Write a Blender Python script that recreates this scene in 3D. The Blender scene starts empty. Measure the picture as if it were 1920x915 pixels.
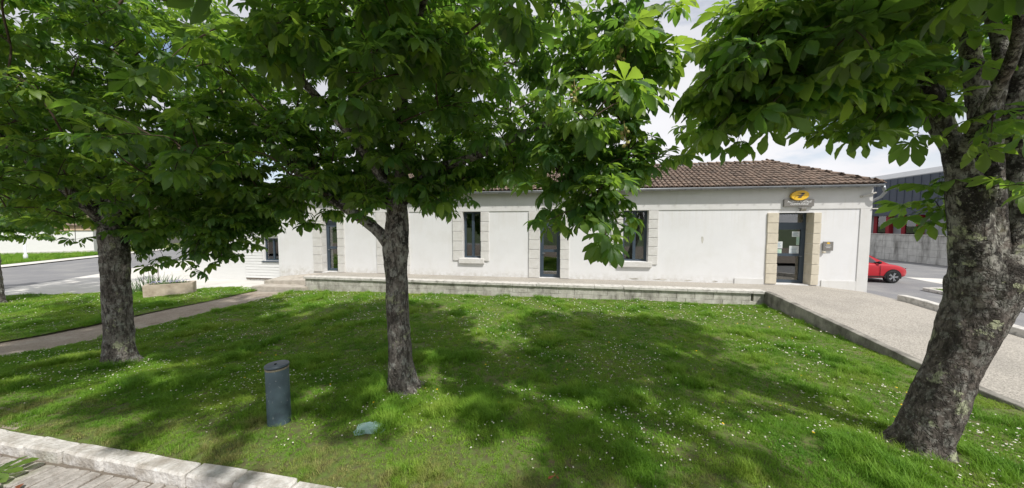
import bpy, bmesh, math, random
import numpy as np
from mathutils import Vector, Matrix, noise as mnoise

S = bpy.context.scene
COL = S.collection
R = math.radians
rng = np.random.default_rng(7)
random.seed(7)

# ------------------------------------------------------------------ camera
cam = bpy.data.cameras.new('camera')
cam_o = bpy.data.objects.new('camera', cam); COL.objects.link(cam_o)
cam.sensor_fit = 'HORIZONTAL'; cam.sensor_width = 36.0
cam.lens = 36.0 * 596.2 / 1920.0
cam.clip_start = 0.05; cam.clip_end = 2000
PITCH = math.atan(35.5 / 596.2)
cam_o.location = (0, 0, 2.6)
cam_o.rotation_euler = (R(90) - PITCH, 0, R(10))
S.camera = cam_o

# ------------------------------------------------------------------ sky, sun, exposure
SUN = Vector((1.0, -1.0, 1.8)).normalized()          # towards the sun
W = bpy.data.worlds.new('World'); S.world = W; W.use_nodes = True
nt = W.node_tree; nt.nodes.clear()
def N(t, kind, **kw):
    n = t.nodes.new(kind)
    for k, v in kw.items():
        if k in n.inputs: n.inputs[k].default_value = v
        else: setattr(n, k, v)
    return n
out = N(nt, 'ShaderNodeOutputWorld'); bg = N(nt, 'ShaderNodeBackground'); bg.inputs[1].default_value = 0.1
sky = N(nt, 'ShaderNodeTexSky', sky_type='NISHITA', sun_disc=False)
sky.sun_elevation = math.asin(SUN.z); sky.sun_rotation = math.atan2(SUN.x, SUN.y)
tc = N(nt, 'ShaderNodeTexCoord')
mp = N(nt, 'ShaderNodeMapping'); mp.inputs['Scale'].default_value = (1, 1, 2.6)
n1 = N(nt, 'ShaderNodeTexNoise'); n1.inputs['Scale'].default_value = 2.3; n1.inputs['Detail'].default_value = 7; n1.inputs['Roughness'].default_value = .56
n2 = N(nt, 'ShaderNodeTexNoise'); n2.inputs['Scale'].default_value = 1.1; n2.inputs['Detail'].default_value = 4
cr = N(nt, 'ShaderNodeValToRGB'); cr.color_ramp.elements[0].position = .30; cr.color_ramp.elements[1].position = .47
cc = N(nt, 'ShaderNodeValToRGB'); cc.color_ramp.elements[0].position = .32; cc.color_ramp.elements[0].color = (4.4, 4.5, 4.9, 1)
cc.color_ramp.elements[1].position = .66; cc.color_ramp.elements[1].color = (6.5, 6.5, 6.7, 1)
mx = N(nt, 'ShaderNodeMix', data_type='RGBA')
L = nt.links.new
L(tc.outputs['Generated'], mp.inputs[0]); L(mp.outputs[0], n1.inputs['Vector']); L(mp.outputs[0], n2.inputs['Vector'])
L(n1.outputs[0], cr.inputs[0]); L(n2.outputs[0], cc.inputs[0])
L(cr.outputs[0], mx.inputs[0]); L(sky.outputs[0], mx.inputs[6]); L(cc.outputs[0], mx.inputs[7])
L(mx.outputs[2], bg.inputs[0]); L(bg.outputs[0], out.inputs[0])
sun = bpy.data.lights.new('sun', 'SUN'); sun.energy = 2.9; sun.angle = R(1.4); sun.color = (1, .965, .91)
sun_o = bpy.data.objects.new('sun', sun); COL.objects.link(sun_o)
sun_o.rotation_euler = (-SUN).to_track_quat('-Z', 'Y').to_euler(); sun_o.location = (8, -14, 20)
S.view_settings.view_transform = 'Standard'; S.view_settings.look = 'None'
S.view_settings.exposure = 0.58; S.view_settings.gamma = 1; S.view_settings.use_curve_mapping = False
S.cycles.use_denoising = True
S.cycles.max_bounces = 10; S.cycles.diffuse_bounces = 7; S.cycles.transparent_max_bounces = 12; S.cycles.transmission_bounces = 5

# ------------------------------------------------------------------ materials
def mat(name, base, rough=.8, var=.25, scale=6, second=None, bump=.0, bscale=40, spec=.3, metal=0, detail=6, stretch=None, ramp=(.35, .65)):
    m = bpy.data.materials.new(name); m.use_nodes = True
    t = m.node_tree; p = t.nodes['Principled BSDF']
    p.inputs['Roughness'].default_value = rough; p.inputs['Metallic'].default_value = metal
    p.inputs['Specular IOR Level'].default_value = spec
    g = N(t, 'ShaderNodeNewGeometry'); vec = g.outputs['Position']
    if stretch:
        q = N(t, 'ShaderNodeMapping'); q.inputs['Scale'].default_value = stretch
        t.links.new(vec, q.inputs[0]); vec = q.outputs[0]
    n = N(t, 'ShaderNodeTexNoise'); n.inputs['Scale'].default_value = scale; n.inputs['Detail'].default_value = detail; n.inputs['Roughness'].default_value = .62
    t.links.new(vec, n.inputs['Vector'])
    r = N(t, 'ShaderNodeValToRGB'); e = r.color_ramp.elements
    e[0].position, e[1].position = ramp
    b2 = second if second else tuple(c * (1 - var) for c in base)
    e[0].color = (*b2, 1); e[1].color = (*base, 1)
    t.links.new(n.outputs[0], r.inputs[0]); t.links.new(r.outputs[0], p.inputs['Base Color'])
    if bump:
        n3 = N(t, 'ShaderNodeTexNoise'); n3.inputs['Scale'].default_value = bscale; n3.inputs['Detail'].default_value = 5
        t.links.new(g.outputs['Position'], n3.inputs['Vector'])
        bp = N(t, 'ShaderNodeBump'); bp.inputs['Strength'].default_value = bump; bp.inputs['Distance'].default_value = .02
        t.links.new(n3.outputs[0], bp.inputs['Height']); t.links.new(bp.outputs[0], p.inputs['Normal'])
    return m

def layer(m, color, scale, lo, hi, stretch=None, amount=1.0, seed=0.0, zr=None, detail=5):
    """stain/wear layer: mixes a colour over the base colour through a noise threshold (and an optional height band)"""
    t = m.node_tree; p = t.nodes['Principled BSDF']
    src = p.inputs['Base Color'].links[0].from_socket
    g = N(t, 'ShaderNodeNewGeometry'); q = N(t, 'ShaderNodeMapping')
    q.inputs['Scale'].default_value = stretch or (1, 1, 1); q.inputs['Location'].default_value = (seed, seed * .7, seed * .3)
    n = N(t, 'ShaderNodeTexNoise'); n.inputs['Scale'].default_value = scale; n.inputs['Detail'].default_value = detail; n.inputs['Roughness'].default_value = .65
    mr = N(t, 'ShaderNodeMapRange'); mr.inputs[1].default_value = lo; mr.inputs[2].default_value = hi; mr.inputs[4].default_value = amount
    mr.clamp = True
    t.links.new(g.outputs['Position'], q.inputs[0]); t.links.new(q.outputs[0], n.inputs['Vector']); t.links.new(n.outputs[0], mr.inputs[0])
    fac = mr.outputs[0]
    if zr:
        sp = N(t, 'ShaderNodeSeparateXYZ'); t.links.new(g.outputs['Position'], sp.inputs[0])
        m2 = N(t, 'ShaderNodeMapRange'); m2.inputs[1].default_value = zr[0]; m2.inputs[2].default_value = zr[1]
        t.links.new(sp.outputs[zr[2] if len(zr) > 2 else 2], m2.inputs[0])
        mu = N(t, 'ShaderNodeMath', operation='MULTIPLY'); t.links.new(fac, mu.inputs[0]); t.links.new(m2.outputs[0], mu.inputs[1]); fac = mu.outputs[0]
    mx = N(t, 'ShaderNodeMix', data_type='RGBA'); mx.inputs[7].default_value = (*color, 1)
    t.links.new(fac, mx.inputs[0]); t.links.new(src, mx.inputs[6]); t.links.new(mx.outputs[2], p.inputs['Base Color'])
    return m

M = {}
M['render'] = layer(layer(mat('white_render', (.74, .74, .745), .9, second=(.71, .71, .715), scale=1.3, bump=.12, bscale=60),
                    (.66, .65, .62), 2.2, .52, .80, stretch=(1.6, 1.6, .35), amount=.45, seed=4),
                    (.46, .44, .39), 5, .40, .66, amount=.75, zr=(.72, .38))
layer(M['render'], (.60, .58, .53), 6, .50, .72, stretch=(2.5, 2.5, .08), amount=.5, seed=14, zr=(2.2, 3.3))
layer(M['render'], (.62, .61, .58), 1.1, .50, .66, amount=.28, seed=25)
M['cream'] = layer(mat('cream_render', (.67, .665, .65), .9, second=(.62, .615, .595), scale=1.6, bump=.1, bscale=60),
                   (.48, .45, .38), 3.0, .56, .78, stretch=(2, 2, .35), amount=.4, seed=9)
M['stone_white'] = layer(mat('painted_quoin', (.66, .65, .63), .9, second=(.58, .565, .535), scale=5, bump=.3, bscale=30), (.42, .40, .35), 9, .60, .8, amount=.5, seed=2)
M['stone_cream'] = layer(mat('limestone_quoin', (.64, .585, .475), .9, second=(.56, .51, .41), scale=4, bump=.35, bscale=30), (.34, .30, .24), 7, .56, .78, amount=.7, seed=5)
M['concrete'] = layer(layer(mat('block_concrete', (.60, .58, .53), .95, second=(.44, .42, .37), scale=5, bump=.5, bscale=35),
                      (.17, .16, .135), 1.7, .47, .68, stretch=(1.5, 1.5, .8), amount=.8, seed=1), (.40, .31, .20), 4, .5, .75, amount=.6, zr=(.0, -.2))
M['cap'] = layer(mat('cap_concrete', (.62, .60, .56), .95, second=(.50, .48, .44), scale=8, bump=.4, bscale=50), (.16, .155, .13), 6, .52, .70, amount=.75, seed=8)
M['aggregate'] = layer(mat('aggregate_concrete', (.48, .445, .39), .95, second=(.25, .23, .20), scale=38, bump=1.0, bscale=45, ramp=(.36, .60)), (.24, .225, .20), .9, .48, .72, amount=.55)
M['asphalt'] = layer(mat('worn_asphalt', (.235, .235, .24), .92, second=(.17, .17, .175), scale=90, bump=.4, bscale=120), (.30, .295, .28), .7, .45, .7, amount=.7)
M['pale_concrete'] = layer(mat('pale_concrete', (.66, .64, .60), .95, second=(.56, .54, .50), scale=2, bump=.3, bscale=60), (.40, .38, .34), 1.0, .5, .75, amount=.6)
M['path'] = layer(layer(mat('earth_path', (.38, .32, .26), .98, second=(.25, .21, .17), scale=30, bump=.6, bscale=60), (.20, .15, .11), 2.2, .5, .72, amount=.7),
                  (.46, .42, .36), 1.1, .52, .7, amount=.6, seed=3)
M['soil'] = layer(mat('soil', (.12, .19, .035), 1, second=(.10, .09, .045), scale=14, bump=.6, bscale=30), (.16, .13, .065), 1.5, .52, .72, amount=.6)
M['kerb'] = layer(layer(mat('chalky_kerb_stone', (.64, .62, .59), .95, second=(.42, .39, .35), scale=9, bump=.8, bscale=26, ramp=(.3, .6)), (.30, .265, .22), 3.0, .46, .64, amount=.8, seed=6), (.25, .21, .17), 28, .60, .70, amount=.6)
M['cobble'] = layer(mat('road_paver', (.46, .43, .40), .95, second=(.30, .275, .25), scale=7, bump=.8, bscale=30), (.20, .165, .135), 12, .52, .7, amount=.6)
M['joint'] = mat('joint_dirt', (.20, .17, .14), 1, scale=12, bump=.5)
M['slate_paint'] = mat('slate_blue_paint', (.050, .072, .098), .42, var=.15, scale=3, spec=.5)
M['zinc'] = mat('zinc', (.36, .38, .40), .45, var=.25, scale=4, metal=.7)
M['tile'] = layer(layer(mat('clay_canal_tile', (.235, .172, .133), .95, second=(.12, .094, .076), scale=3.5, bump=.4, bscale=40, ramp=(.38, .6)),
                  (.27, .215, .17), 5.5, .55, .68, amount=.7, seed=11), (.46, .42, .34), 11, .655, .69, amount=.8, seed=3)
M['tile_under'] = mat('tile_bed', (.13, .09, .07), 1, scale=5)
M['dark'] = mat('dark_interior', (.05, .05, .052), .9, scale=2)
M['blind'] = mat('pale_blind', (.42, .46, .42), .9, var=.1, scale=2)
M['poster_green'] = mat('green_poster', (.13, .34, .20), .7, var=.2, scale=4)
M['paper'] = mat('notice_paper', (.62, .66, .67), .8, var=.12, scale=14)
M['paper_green'] = mat('pale_green_paper', (.46, .64, .50), .8, var=.12, scale=14)
M['print'] = mat('notice_print', (.26, .38, .46), .8, var=.4, scale=60)
M['yellow'] = mat('yellow_enamel', (.88, .53, .035), .35, var=.08, scale=3, spec=.5)
M['navy'] = mat('navy_enamel', (.018, .028, .075), .4, var=.1, scale=3)
M['sign_grey'] = mat('sign_grey', (.205, .195, .18), .5, var=.08, scale=3)
M['sign_white'] = mat('sign_lettering', (.75, .75, .74), .6, var=.05)
M['wood_white'] = mat('white_board', (.72, .72, .715), .7, var=.06, scale=5, stretch=(.4, 1, 4))
M['red_paint'] = mat('red_paint', (.42, .012, .022), .3, var=.06, scale=2, spec=.6)
M['red_frame'] = mat('red_frame', (.32, .02, .03), .5, var=.1, scale=3)
M['clad'] = mat('anthracite_cladding', (.066, .078, .105), .5, var=.12, scale=1.5, spec=.4)
M['grey_panel'] = mat('pale_metal_panel', (.36, .37, .38), .5, var=.1, scale=2)
M['black'] = mat('black_rubber', (.015, .015, .016), .7, var=.2, scale=8)
M['alloy'] = mat('alloy_rim', (.42, .43, .45), .35, var=.1, metal=.6)
M['bollard'] = layer(layer(mat('slate_bollard_paint', (.085, .13, .15), .5, second=(.06, .092, .108), scale=4, spec=.4), (.036, .048, .066), 3.2, .52, .66, amount=.6, seed=4), (.38, .40, .40), 34, .635, .66, amount=.55, stretch=(1, 1, .5))
M['lid'] = mat('bollard_lid', (.085, .115, .145), .4, var=.25, scale=9, spec=.5)
M['rust'] = mat('rust_ring', (.33, .30, .22), .8, var=.4, scale=20)
M['plate'] = layer(mat('verdigris_plate', (.36, .53, .50), .7, second=(.27, .43, .41), scale=12, bump=.3), (.33, .36, .30), 8, .55, .72, amount=.6)
M['trough'] = layer(mat('trough_stone', (.50, .43, .34), .95, second=(.38, .32, .25), scale=4, bump=.5, bscale=28), (.22, .17, .12), 3, .53, .72, amount=.7)
M['step'] = layer(mat('step_concrete', (.50, .46, .40), .95, second=(.40, .36, .31), scale=5, bump=.4, bscale=40), (.24, .21, .17), 3, .50, .70, amount=.7)
M['beige'] = mat('beige_coping', (.58, .44, .31), .9, scale=4)
M['old_wood'] = mat('weathered_boards', (.30, .28, .26), .95, second=(.19, .18, .17), scale=6, stretch=(3, 3, .3))
M['terracotta'] = mat('terracotta_verge', (.38, .18, .10), .9, scale=8)
M['post_white'] = mat('white_post', (.66, .67, .68), .6, var=.1)
M['dry_leaf'] = mat('dry_leaf', (.26, .085, .04), .9, var=.4, scale=30)
M['iris'] = mat('iris_leaf', (.09, .17, .055), .6, var=.4, scale=9)
M['flower_lilac'] = mat('lilac_flower', (.42, .40, .62), .7, var=.2)
M['lamp_glass'] = mat('lamp_glass', (.42, .40, .34), .25, var=.1, scale=6, spec=.6)
M['fruit'] = mat('young_fruit', (.30, .33, .10), .7, second=(.30, .20, .09), scale=30)
M['hill'] = mat('hill', (.06, .09, .035), 1, scale=.05)

def glass(name, tint=(.10, .12, .12), refl=1.0, clear=.75):
    m = bpy.data.materials.new(name); m.use_nodes = True; t = m.node_tree; t.nodes.clear()
    o = N(t, 'ShaderNodeOutputMaterial'); gl = N(t, 'ShaderNodeBsdfGlossy'); gl.inputs['Roughness'].default_value = .02
    tr = N(t, 'ShaderNodeBsdfTransparent'); tr.inputs[0].default_value = (clear, clear * 1.02, clear, 1)
    fr = N(t, 'ShaderNodeFresnel'); fr.inputs[0].default_value = 1.55
    ad = N(t, 'ShaderNodeMath', operation='ADD', use_clamp=True); ad.inputs[1].default_value = .16 * refl
    ms = N(t, 'ShaderNodeMixShader')
    t.links.new(fr.outputs[0], ad.inputs[0]); t.links.new(ad.outputs[0], ms.inputs[0]); t.links.new(tr.outputs[0], ms.inputs[1]); t.links.new(gl.outputs[0], ms.inputs[2])
    t.links.new(ms.outputs[0], o.inputs[0]); return m
M['glass'] = glass('window_glass'); M['car_glass'] = glass('car_glass', clear=.35)
M['headlight'] = mat('headlight_lens', (.60, .62, .62), .12, var=.1, spec=.8)

def leaf_material(name, attr):
    m = bpy.data.materials.new(name); m.use_nodes = True; t = m.node_tree; t.nodes.clear()
    o = N(t, 'ShaderNodeOutputMaterial'); p = N(t, 'ShaderNodeBsdfPrincipled'); p.inputs['Roughness'].default_value = .45; p.inputs['Specular IOR Level'].default_value = .5
    tl = N(t, 'ShaderNodeBsdfTranslucent'); ms = N(t, 'ShaderNodeMixShader'); ms.inputs[0].default_value = .5
    if attr: a = N(t, 'ShaderNodeAttribute', attribute_name='tint'); f = a.outputs['Fac']
    else: a = N(t, 'ShaderNodeObjectInfo'); f = a.outputs['Random']
    r = N(t, 'ShaderNodeValToRGB'); e = r.color_ramp.elements
    e[0].color = (.042, .095, .033, 1); e[1].color = (.16, .24, .045, 1); e[1].position = .93
    x = e.new(.45); x.color = (.066, .140, .040, 1)
    r2 = N(t, 'ShaderNodeValToRGB'); e = r2.color_ramp.elements
    e[0].color = (.20, .42, .05, 1); e[1].color = (.42, .62, .06, 1)
    g = N(t, 'ShaderNodeNewGeometry'); n = N(t, 'ShaderNodeTexNoise'); n.inputs['Scale'].default_value = 60; n.inputs['Detail'].default_value = 3
    bp = N(t, 'ShaderNodeBump'); bp.inputs['Strength'].default_value = .25; bp.inputs['Distance'].default_value = .01
    ll = t.links.new
    ll(g.outputs['Position'], n.inputs['Vector']); ll(n.outputs[0], bp.inputs['Height']); ll(bp.outputs[0], p.inputs['Normal'])
    ll(f, r.inputs[0]); ll(f, r2.inputs[0])
    # paler, greyer underside, as chestnut leaves have
    mb = N(t, 'ShaderNodeMix', data_type='RGBA'); mb.inputs[7].default_value = (.085, .135, .06, 1)
    mf = N(t, 'ShaderNodeMath', operation='MULTIPLY'); mf.inputs[1].default_value = .45
    ll(g.outputs['Backfacing'], mf.inputs[0]); ll(mf.outputs[0], mb.inputs[0]); ll(r.outputs[0], mb.inputs[6]); ll(mb.outputs[2], p.inputs['Base Color'])
    ll(r2.outputs[0], tl.inputs[0]); ll(p.outputs[0], ms.inputs[1]); ll(tl.outputs[0], ms.inputs[2]); ll(ms.outputs[0], o.inputs[0])
    return m
M['leaf_mass'] = leaf_material('chestnut_foliage', True); M['leaf'] = leaf_material('chestnut_leaf', False)

def bark_material(name, base, second, lichen):
    m = mat(name, base, .95, second=second, scale=7, detail=9, stretch=(1, 1, .45), ramp=(.36, .64))
    layer(m, (.34, .33, .295), 7, .46, .56, seed=44, amount=.8, zr=(1.5, 2.2))
    layer(m, (.018, .016, .014), 4.5, .50, .55, seed=3, amount=.94, zr=(1.5, 2.3))          # black moss, higher up the stem
    layer(m, (.33, .33, .30), 9, .53, .59, seed=12, amount=lichen)                              # grey lichen
    layer(m, (.40, .42, .27), 3.4, .59, .61, seed=21, amount=.85, detail=8)                 # greenish white crust
    layer(m, (.055, .047, .042), 16, .53, .62, seed=30, amount=.75, stretch=(1, 1, .4))
    layer(m, (.36, .34, .31), 38, .57, .68, seed=33, amount=.6)
    layer(m, (.035, .030, .026), 26, .53, .59, seed=36, amount=.7, stretch=(1, 1, .3), detail=3)
    layer(m, (.09, .085, .02), 2.2, .62, .72, seed=17, amount=.7)                            # moss
    t = m.node_tree; p = t.nodes['Principled BSDF']
    g = N(t, 'ShaderNodeNewGeometry'); q = N(t, 'ShaderNodeMapping'); q.inputs['Scale'].default_value = (1, 1, .35)
    v = N(t, 'ShaderNodeTexNoise'); v.inputs['Scale'].default_value = 13; v.inputs['Detail'].default_value = 3
    sb = N(t, 'ShaderNodeMath', operation='SUBTRACT'); sb.inputs[1].default_value = .5; ab = N(t, 'ShaderNodeMath', operation='ABSOLUTE')
    n = N(t, 'ShaderNodeTexNoise'); n.inputs['Scale'].default_value = 14; n.inputs['Detail'].default_value = 8
    nd = N(t, 'ShaderNodeTexNoise'); nd.inputs['Scale'].default_value = 6
    ma = N(t, 'ShaderNodeVectorMath', operation='MULTIPLY_ADD'); ma.inputs[1].default_value = (.25, .25, .25)
    mr = N(t, 'ShaderNodeMapRange'); mr.inputs[2].default_value = .05; mr.inputs[4].default_value = .35
    ad = N(t, 'ShaderNodeMath', operation='ADD')
    bp = N(t, 'ShaderNodeBump'); bp.inputs['Strength'].default_value = 1.0; bp.inputs['Distance'].default_value = .035
    ll = t.links.new
    ll(g.outputs['Position'], q.inputs[0]); ll(g.outputs['Position'], nd.inputs['Vector']); ll(nd.outputs['Color'], ma.inputs[0]); ll(q.outputs[0], ma.inputs[2])
    ll(ma.outputs[0], v.inputs['Vector']); ll(ma.outputs[0], n.inputs['Vector'])
    ll(v.outputs[0], sb.inputs[0]); ll(sb.outputs[0], ab.inputs[0]); ll(ab.outputs[0], mr.inputs[0]); ll(mr.outputs[0], ad.inputs[0]); ll(n.outputs[0], ad.inputs[1]); ll(ad.outputs[0], bp.inputs['Height']); ll(bp.outputs[0], p.inputs['Normal'])
    return m
M['bark'] = bark_material('chestnut_bark', (.25, .225, .20), (.09, .077, .067), .8); M['bark_dark'] = bark_material('old_chestnut_bark', (.165, .14, .122), (.05, .042, .036), .45)  # leaning tree's copy: browner, less lichen, trunk shade also put into the base
M['twig'] = mat('twig_bark', (.105, .075, .055), .9, var=.4, scale=12)

def grass_material():
    m = bpy.data.materials.new('grass_blade'); m.use_nodes = True; t = m.node_tree; t.nodes.clear()
    o = N(t, 'ShaderNodeOutputMaterial'); p = N(t, 'ShaderNodeBsdfPrincipled'); p.inputs['Roughness'].default_value = .55; p.inputs['Specular IOR Level'].default_value = .25
    tl = N(t, 'ShaderNodeBsdfTranslucent'); ms = N(t, 'ShaderNodeMixShader'); ms.inputs[0].default_value = .35
    g = N(t, 'ShaderNodeNewGeometry'); ll = t.links.new
    n = N(t, 'ShaderNodeTexNoise'); n.inputs['Scale'].default_value = .9; n.inputs['Detail'].default_value = 6; n.inputs['Roughness'].default_value = .7
    ll(g.outputs['Position'], n.inputs['Vector'])
    r = N(t, 'ShaderNodeValToRGB'); e = r.color_ramp.elements
    e[0].position = .34; e[0].color = (.11, .27, .022, 1); e[1].position = .68; e[1].color = (.31, .43, .06, 1)
    x = e.new(.5); x.color = (.19, .36, .032, 1)
    ll(n.outputs[0], r.inputs[0])
    # straw: worn, dry grass along the kerb and in scattered spots
    sp = N(t, 'ShaderNodeSeparateXYZ'); ll(g.outputs['Position'], sp.inputs[0])
    mr = N(t, 'ShaderNodeMapRange'); mr.inputs[1].default_value = 3.9; mr.inputs[2].default_value = 2.6; mr.inputs[3].default_value = -.06; mr.inputs[4].default_value = .14
    ll(sp.outputs[1], mr.inputs[0])
    n2 = N(t, 'ShaderNodeTexNoise'); n2.inputs['Scale'].default_value = 2.4; n2.inputs['Detail'].default_value = 7; n2.inputs['Roughness'].default_value = .7
    ll(g.outputs['Position'], n2.inputs['Vector'])
    ad = N(t, 'ShaderNodeMath', operation='ADD'); ll(n2.outputs[0], ad.inputs[0]); ll(mr.outputs[0], ad.inputs[1])
    m3 = N(t, 'ShaderNodeMapRange'); m3.inputs[1].default_value = .56; m3.inputs[2].default_value = .72; m3.inputs[4].default_value = .75; ll(ad.outputs[0], m3.inputs[0])
    mx = N(t, 'ShaderNodeMix', data_type='RGBA'); mx.inputs[7].default_value = (.38, .32, .14, 1)
    ll(m3.outputs[0], mx.inputs[0]); ll(r.outputs[0], mx.inputs[6]); ll(mx.outputs[2], p.inputs['Base Color']); ll(mx.outputs[2], tl.inputs[0])
    ll(p.outputs[0], ms.inputs[1]); ll(tl.outputs[0], ms.inputs[2]); ll(ms.outputs[0], o.inputs[0]); return m
M['grass'] = grass_material()
M['petal'] = mat('daisy_petal', (.80, .79, .76), .8, var=.05)
M['daisy_eye'] = mat('daisy_eye', (.75, .45, .02), .8, var=.1)
M['flower_yellow'] = mat('yellow_flower', (.80, .52, .02), .8, var=.1)

# ------------------------------------------------------------------ helpers
def tag(o, label=None, cat=None, group=None, kind=None):
    if label: o['label'] = label
    if cat: o['category'] = cat
    if group: o['group'] = group
    if kind: o['kind'] = kind
    return o
def empty(name, loc=(0, 0, 0), rz=0):
    o = bpy.data.objects.new(name, None); COL.objects.link(o); o.location = loc; o.rotation_euler = (0, 0, rz); o.empty_display_size = .2
    return o
def link_mesh(name, me, m=None, parent=None, smooth=False):
    if m is not None and not me.materials: me.materials.append(M[m] if isinstance(m, str) else m)
    o = bpy.data.objects.new(name, me); COL.objects.link(o); o.parent = parent
    if smooth:
        me.polygons.foreach_set('use_smooth', np.ones(len(me.polygons), bool))
    return o
def mesh(name, vs, fs):
    me = bpy.data.meshes.new(name); me.from_pydata([tuple(v) for v in vs], [], fs); me.update(); return me
def np_mesh(name, V, T):
    """numpy triangles to mesh"""
    me = bpy.data.meshes.new(name); n = len(T)
    me.vertices.add(len(V)); me.vertices.foreach_set('co', np.ascontiguousarray(V, np.float32).ravel())
    me.loops.add(3 * n); me.loops.foreach_set('vertex_index', np.ascontiguousarray(T, np.int32).ravel())
    me.polygons.add(n); me.polygons.foreach_set('loop_start', np.arange(0, 3 * n, 3, dtype=np.int32))
    me.update(calc_edges=True); return me
class MB:
    """collects boxes, prisms and tubes into one mesh"""
    def __init__(s): s.bm = bmesh.new()
    def box(s, x0, x1, y0, y1, z0, z1, bevel=0, rot=None, jitter=0):
        b = bmesh.new()
        vs = [b.verts.new((x, y, z)) for x in (x0, x1) for y in (y0, y1) for z in (z0, z1)]
        for f in ((0, 1, 3, 2), (4, 6, 7, 5), (0, 4, 5, 1), (2, 3, 7, 6), (0, 2, 6, 4), (1, 5, 7, 3)): b.faces.new([vs[i] for i in f])
        if jitter:
            for v in vs: v.co += Vector([random.uniform(-jitter, jitter) for _ in range(3)])
        bmesh.ops.recalc_face_normals(b, faces=b.faces)
        if bevel: bmesh.ops.bevel(b, geom=list(b.edges), offset=bevel, segments=1, affect='EDGES', profile=.7)
        if rot is not None: b.transform(rot)
        me = bpy.data.meshes.new('t'); b.to_mesh(me); b.free(); s.bm.from_mesh(me); bpy.data.meshes.remove(me); return s
    def poly(s, pts): s.bm.faces.new([s.bm.verts.new(p) for p in pts]); return s
    def prism(s, pts, vec):
        a = [s.bm.verts.new(p) for p in pts]; c = [s.bm.verts.new(Vector(p) + Vector(vec)) for p in pts]; n = len(pts)
        fs = [s.bm.faces.new(a[::-1]), s.bm.faces.new(c)] + [s.bm.faces.new((a[i], a[(i + 1) % n], c[(i + 1) % n], c[i])) for i in range(n)]
        bmesh.ops.recalc_face_normals(s.bm, faces=fs); return s
    def tube(s, pts, rad, seg=10, caps=True):
        pts = [Vector(p) for p in pts]; rad = rad if hasattr(rad, '__len__') else [rad] * len(pts); rings = []
        for i, p in enumerate(pts):
            d = (pts[min(i + 1, len(pts) - 1)] - pts[max(i - 1, 0)]).normalized()
            u = d.cross(Vector((0, 1, 0)) if abs(d.y) < .9 else Vector((1, 0, 0))).normalized(); w = d.cross(u)
            rings.append([s.bm.verts.new(p + (u * math.cos(2 * math.pi * k / seg) + w * math.sin(2 * math.pi * k / seg)) * rad[i]) for k in range(seg)])
        for a, b in zip(rings, rings[1:]):
            for k in range(seg): s.bm.faces.new((a[k], a[(k + 1) % seg], b[(k + 1) % seg], b[k]))
        if caps: s.bm.faces.new(rings[0][::-1]); s.bm.faces.new(rings[-1])
        return s
    def done(s, name, m, parent=None, smooth=False):
        bmesh.ops.recalc_face_normals(s.bm, faces=s.bm.faces) if len(s.bm.faces) < 3000 else None
        me = bpy.data.meshes.new(name); s.bm.to_mesh(me); s.bm.free(); return link_mesh(name, me, m, parent, smooth)
def box(name, m, parent, *a, **k): return MB().box(*a, **k).done(name, m, parent)
def grid_sheet(name, m, xs, ys, zf, inside=None):
    vs, fs, idx = [], [], {}
    for i, x in enumerate(xs):
        for j, y in enumerate(ys): idx[i, j] = len(vs); vs.append((x, y, zf(x, y)))
    for i in range(len(xs) - 1):
        for j in range(len(ys) - 1):
            if inside is None or inside((xs[i] + xs[i + 1]) / 2, (ys[j] + ys[j + 1]) / 2):
                fs.append((idx[i, j], idx[i + 1, j], idx[i + 1, j + 1], idx[i, j + 1]))
    return link_mesh(name, mesh(name, vs, fs), m, None, True)
def sm(t): t = min(1, max(0, t)); return t * t * (3 - 2 * t)

# ------------------------------------------------------------------ ground levels
TER = 0.40                                     # terrace level
def z_lawn(x, y):
    zt = -.20 + .10 * sm((x + 11) / 7.5) + .03 * sm((x + 2) / 6)
    a = 1 - sm((y - 2.6) / 3.3)
    w = .012 * math.sin(x * 1.7 + y * .8) + .010 * math.sin(y * 2.3 - x * .6)
    if y < 2.62: return .098
    return .125 * a + zt * (1 - a) + w * sm((y - 2.7) / 1.0)
def z_ramp(x, y):
    ys = [(-20, .0), (2.5, .0), (6.0, -.02), (7.0, .03), (8.5, .16), (11.4, .385), (14, .40)]
    for (a, za), (b, zb) in zip(ys, ys[1:]):
        if y <= b: f = za + (zb - za) * (y - a) / (b - a); break
    return f - .11 * max(0, x - 8.9)

tag(link_mesh('ground', mesh('ground', [(-700, -400, -.40), (700, -400, -.40), (700, 900, -.40), (-700, 900, -.40)], [(0, 1, 2, 3)]), 'hill'), kind='structure')
xs = np.arange(-40, 12, .5)
tag(grid_sheet('road', 'joint', [-60, -20, -10, -6, 0, 6, 12, 40], [-14, -8, 2.45], lambda x, y: -.012), kind='structure')
# asphalt yard on the right, with the pale apron in front of the parked car
tag(grid_sheet('yard', 'asphalt', [10.38, 14, 18, 22, 25.7], [-2, 5, 9, 12, 16, 20, 30, 62], lambda x, y: -.205), kind='structure')
tag(link_mesh('apron', mesh('apron', [(17.4, 17.6, -.2), (25.4, 15.0, -.2), (25.5, 18.9, -.2), (17.9, 20.4, -.2)], [(0, 1, 2, 3)]), 'pale_concrete'), kind='structure')
tag(link_mesh('forecourt', mesh('forecourt', [(-10.6, 11.75, -.215), (-10.6, 16, -.215), (-21, 34, -.215), (-32, 24, -.215), (-26.6, 14.4, -.215), (-23, 8.4, -.215), (-15.5, 10.5, -.215), (-13.45, 11.75, -.215)], [tuple(range(7, -1, -1))]), 'pale_concrete'), kind='structure')
d = Vector((-.5, .86, 0)); pw = Vector((.86, .5, 0))
near_p = Vector((-23.2, 8.6, -.20))
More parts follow.
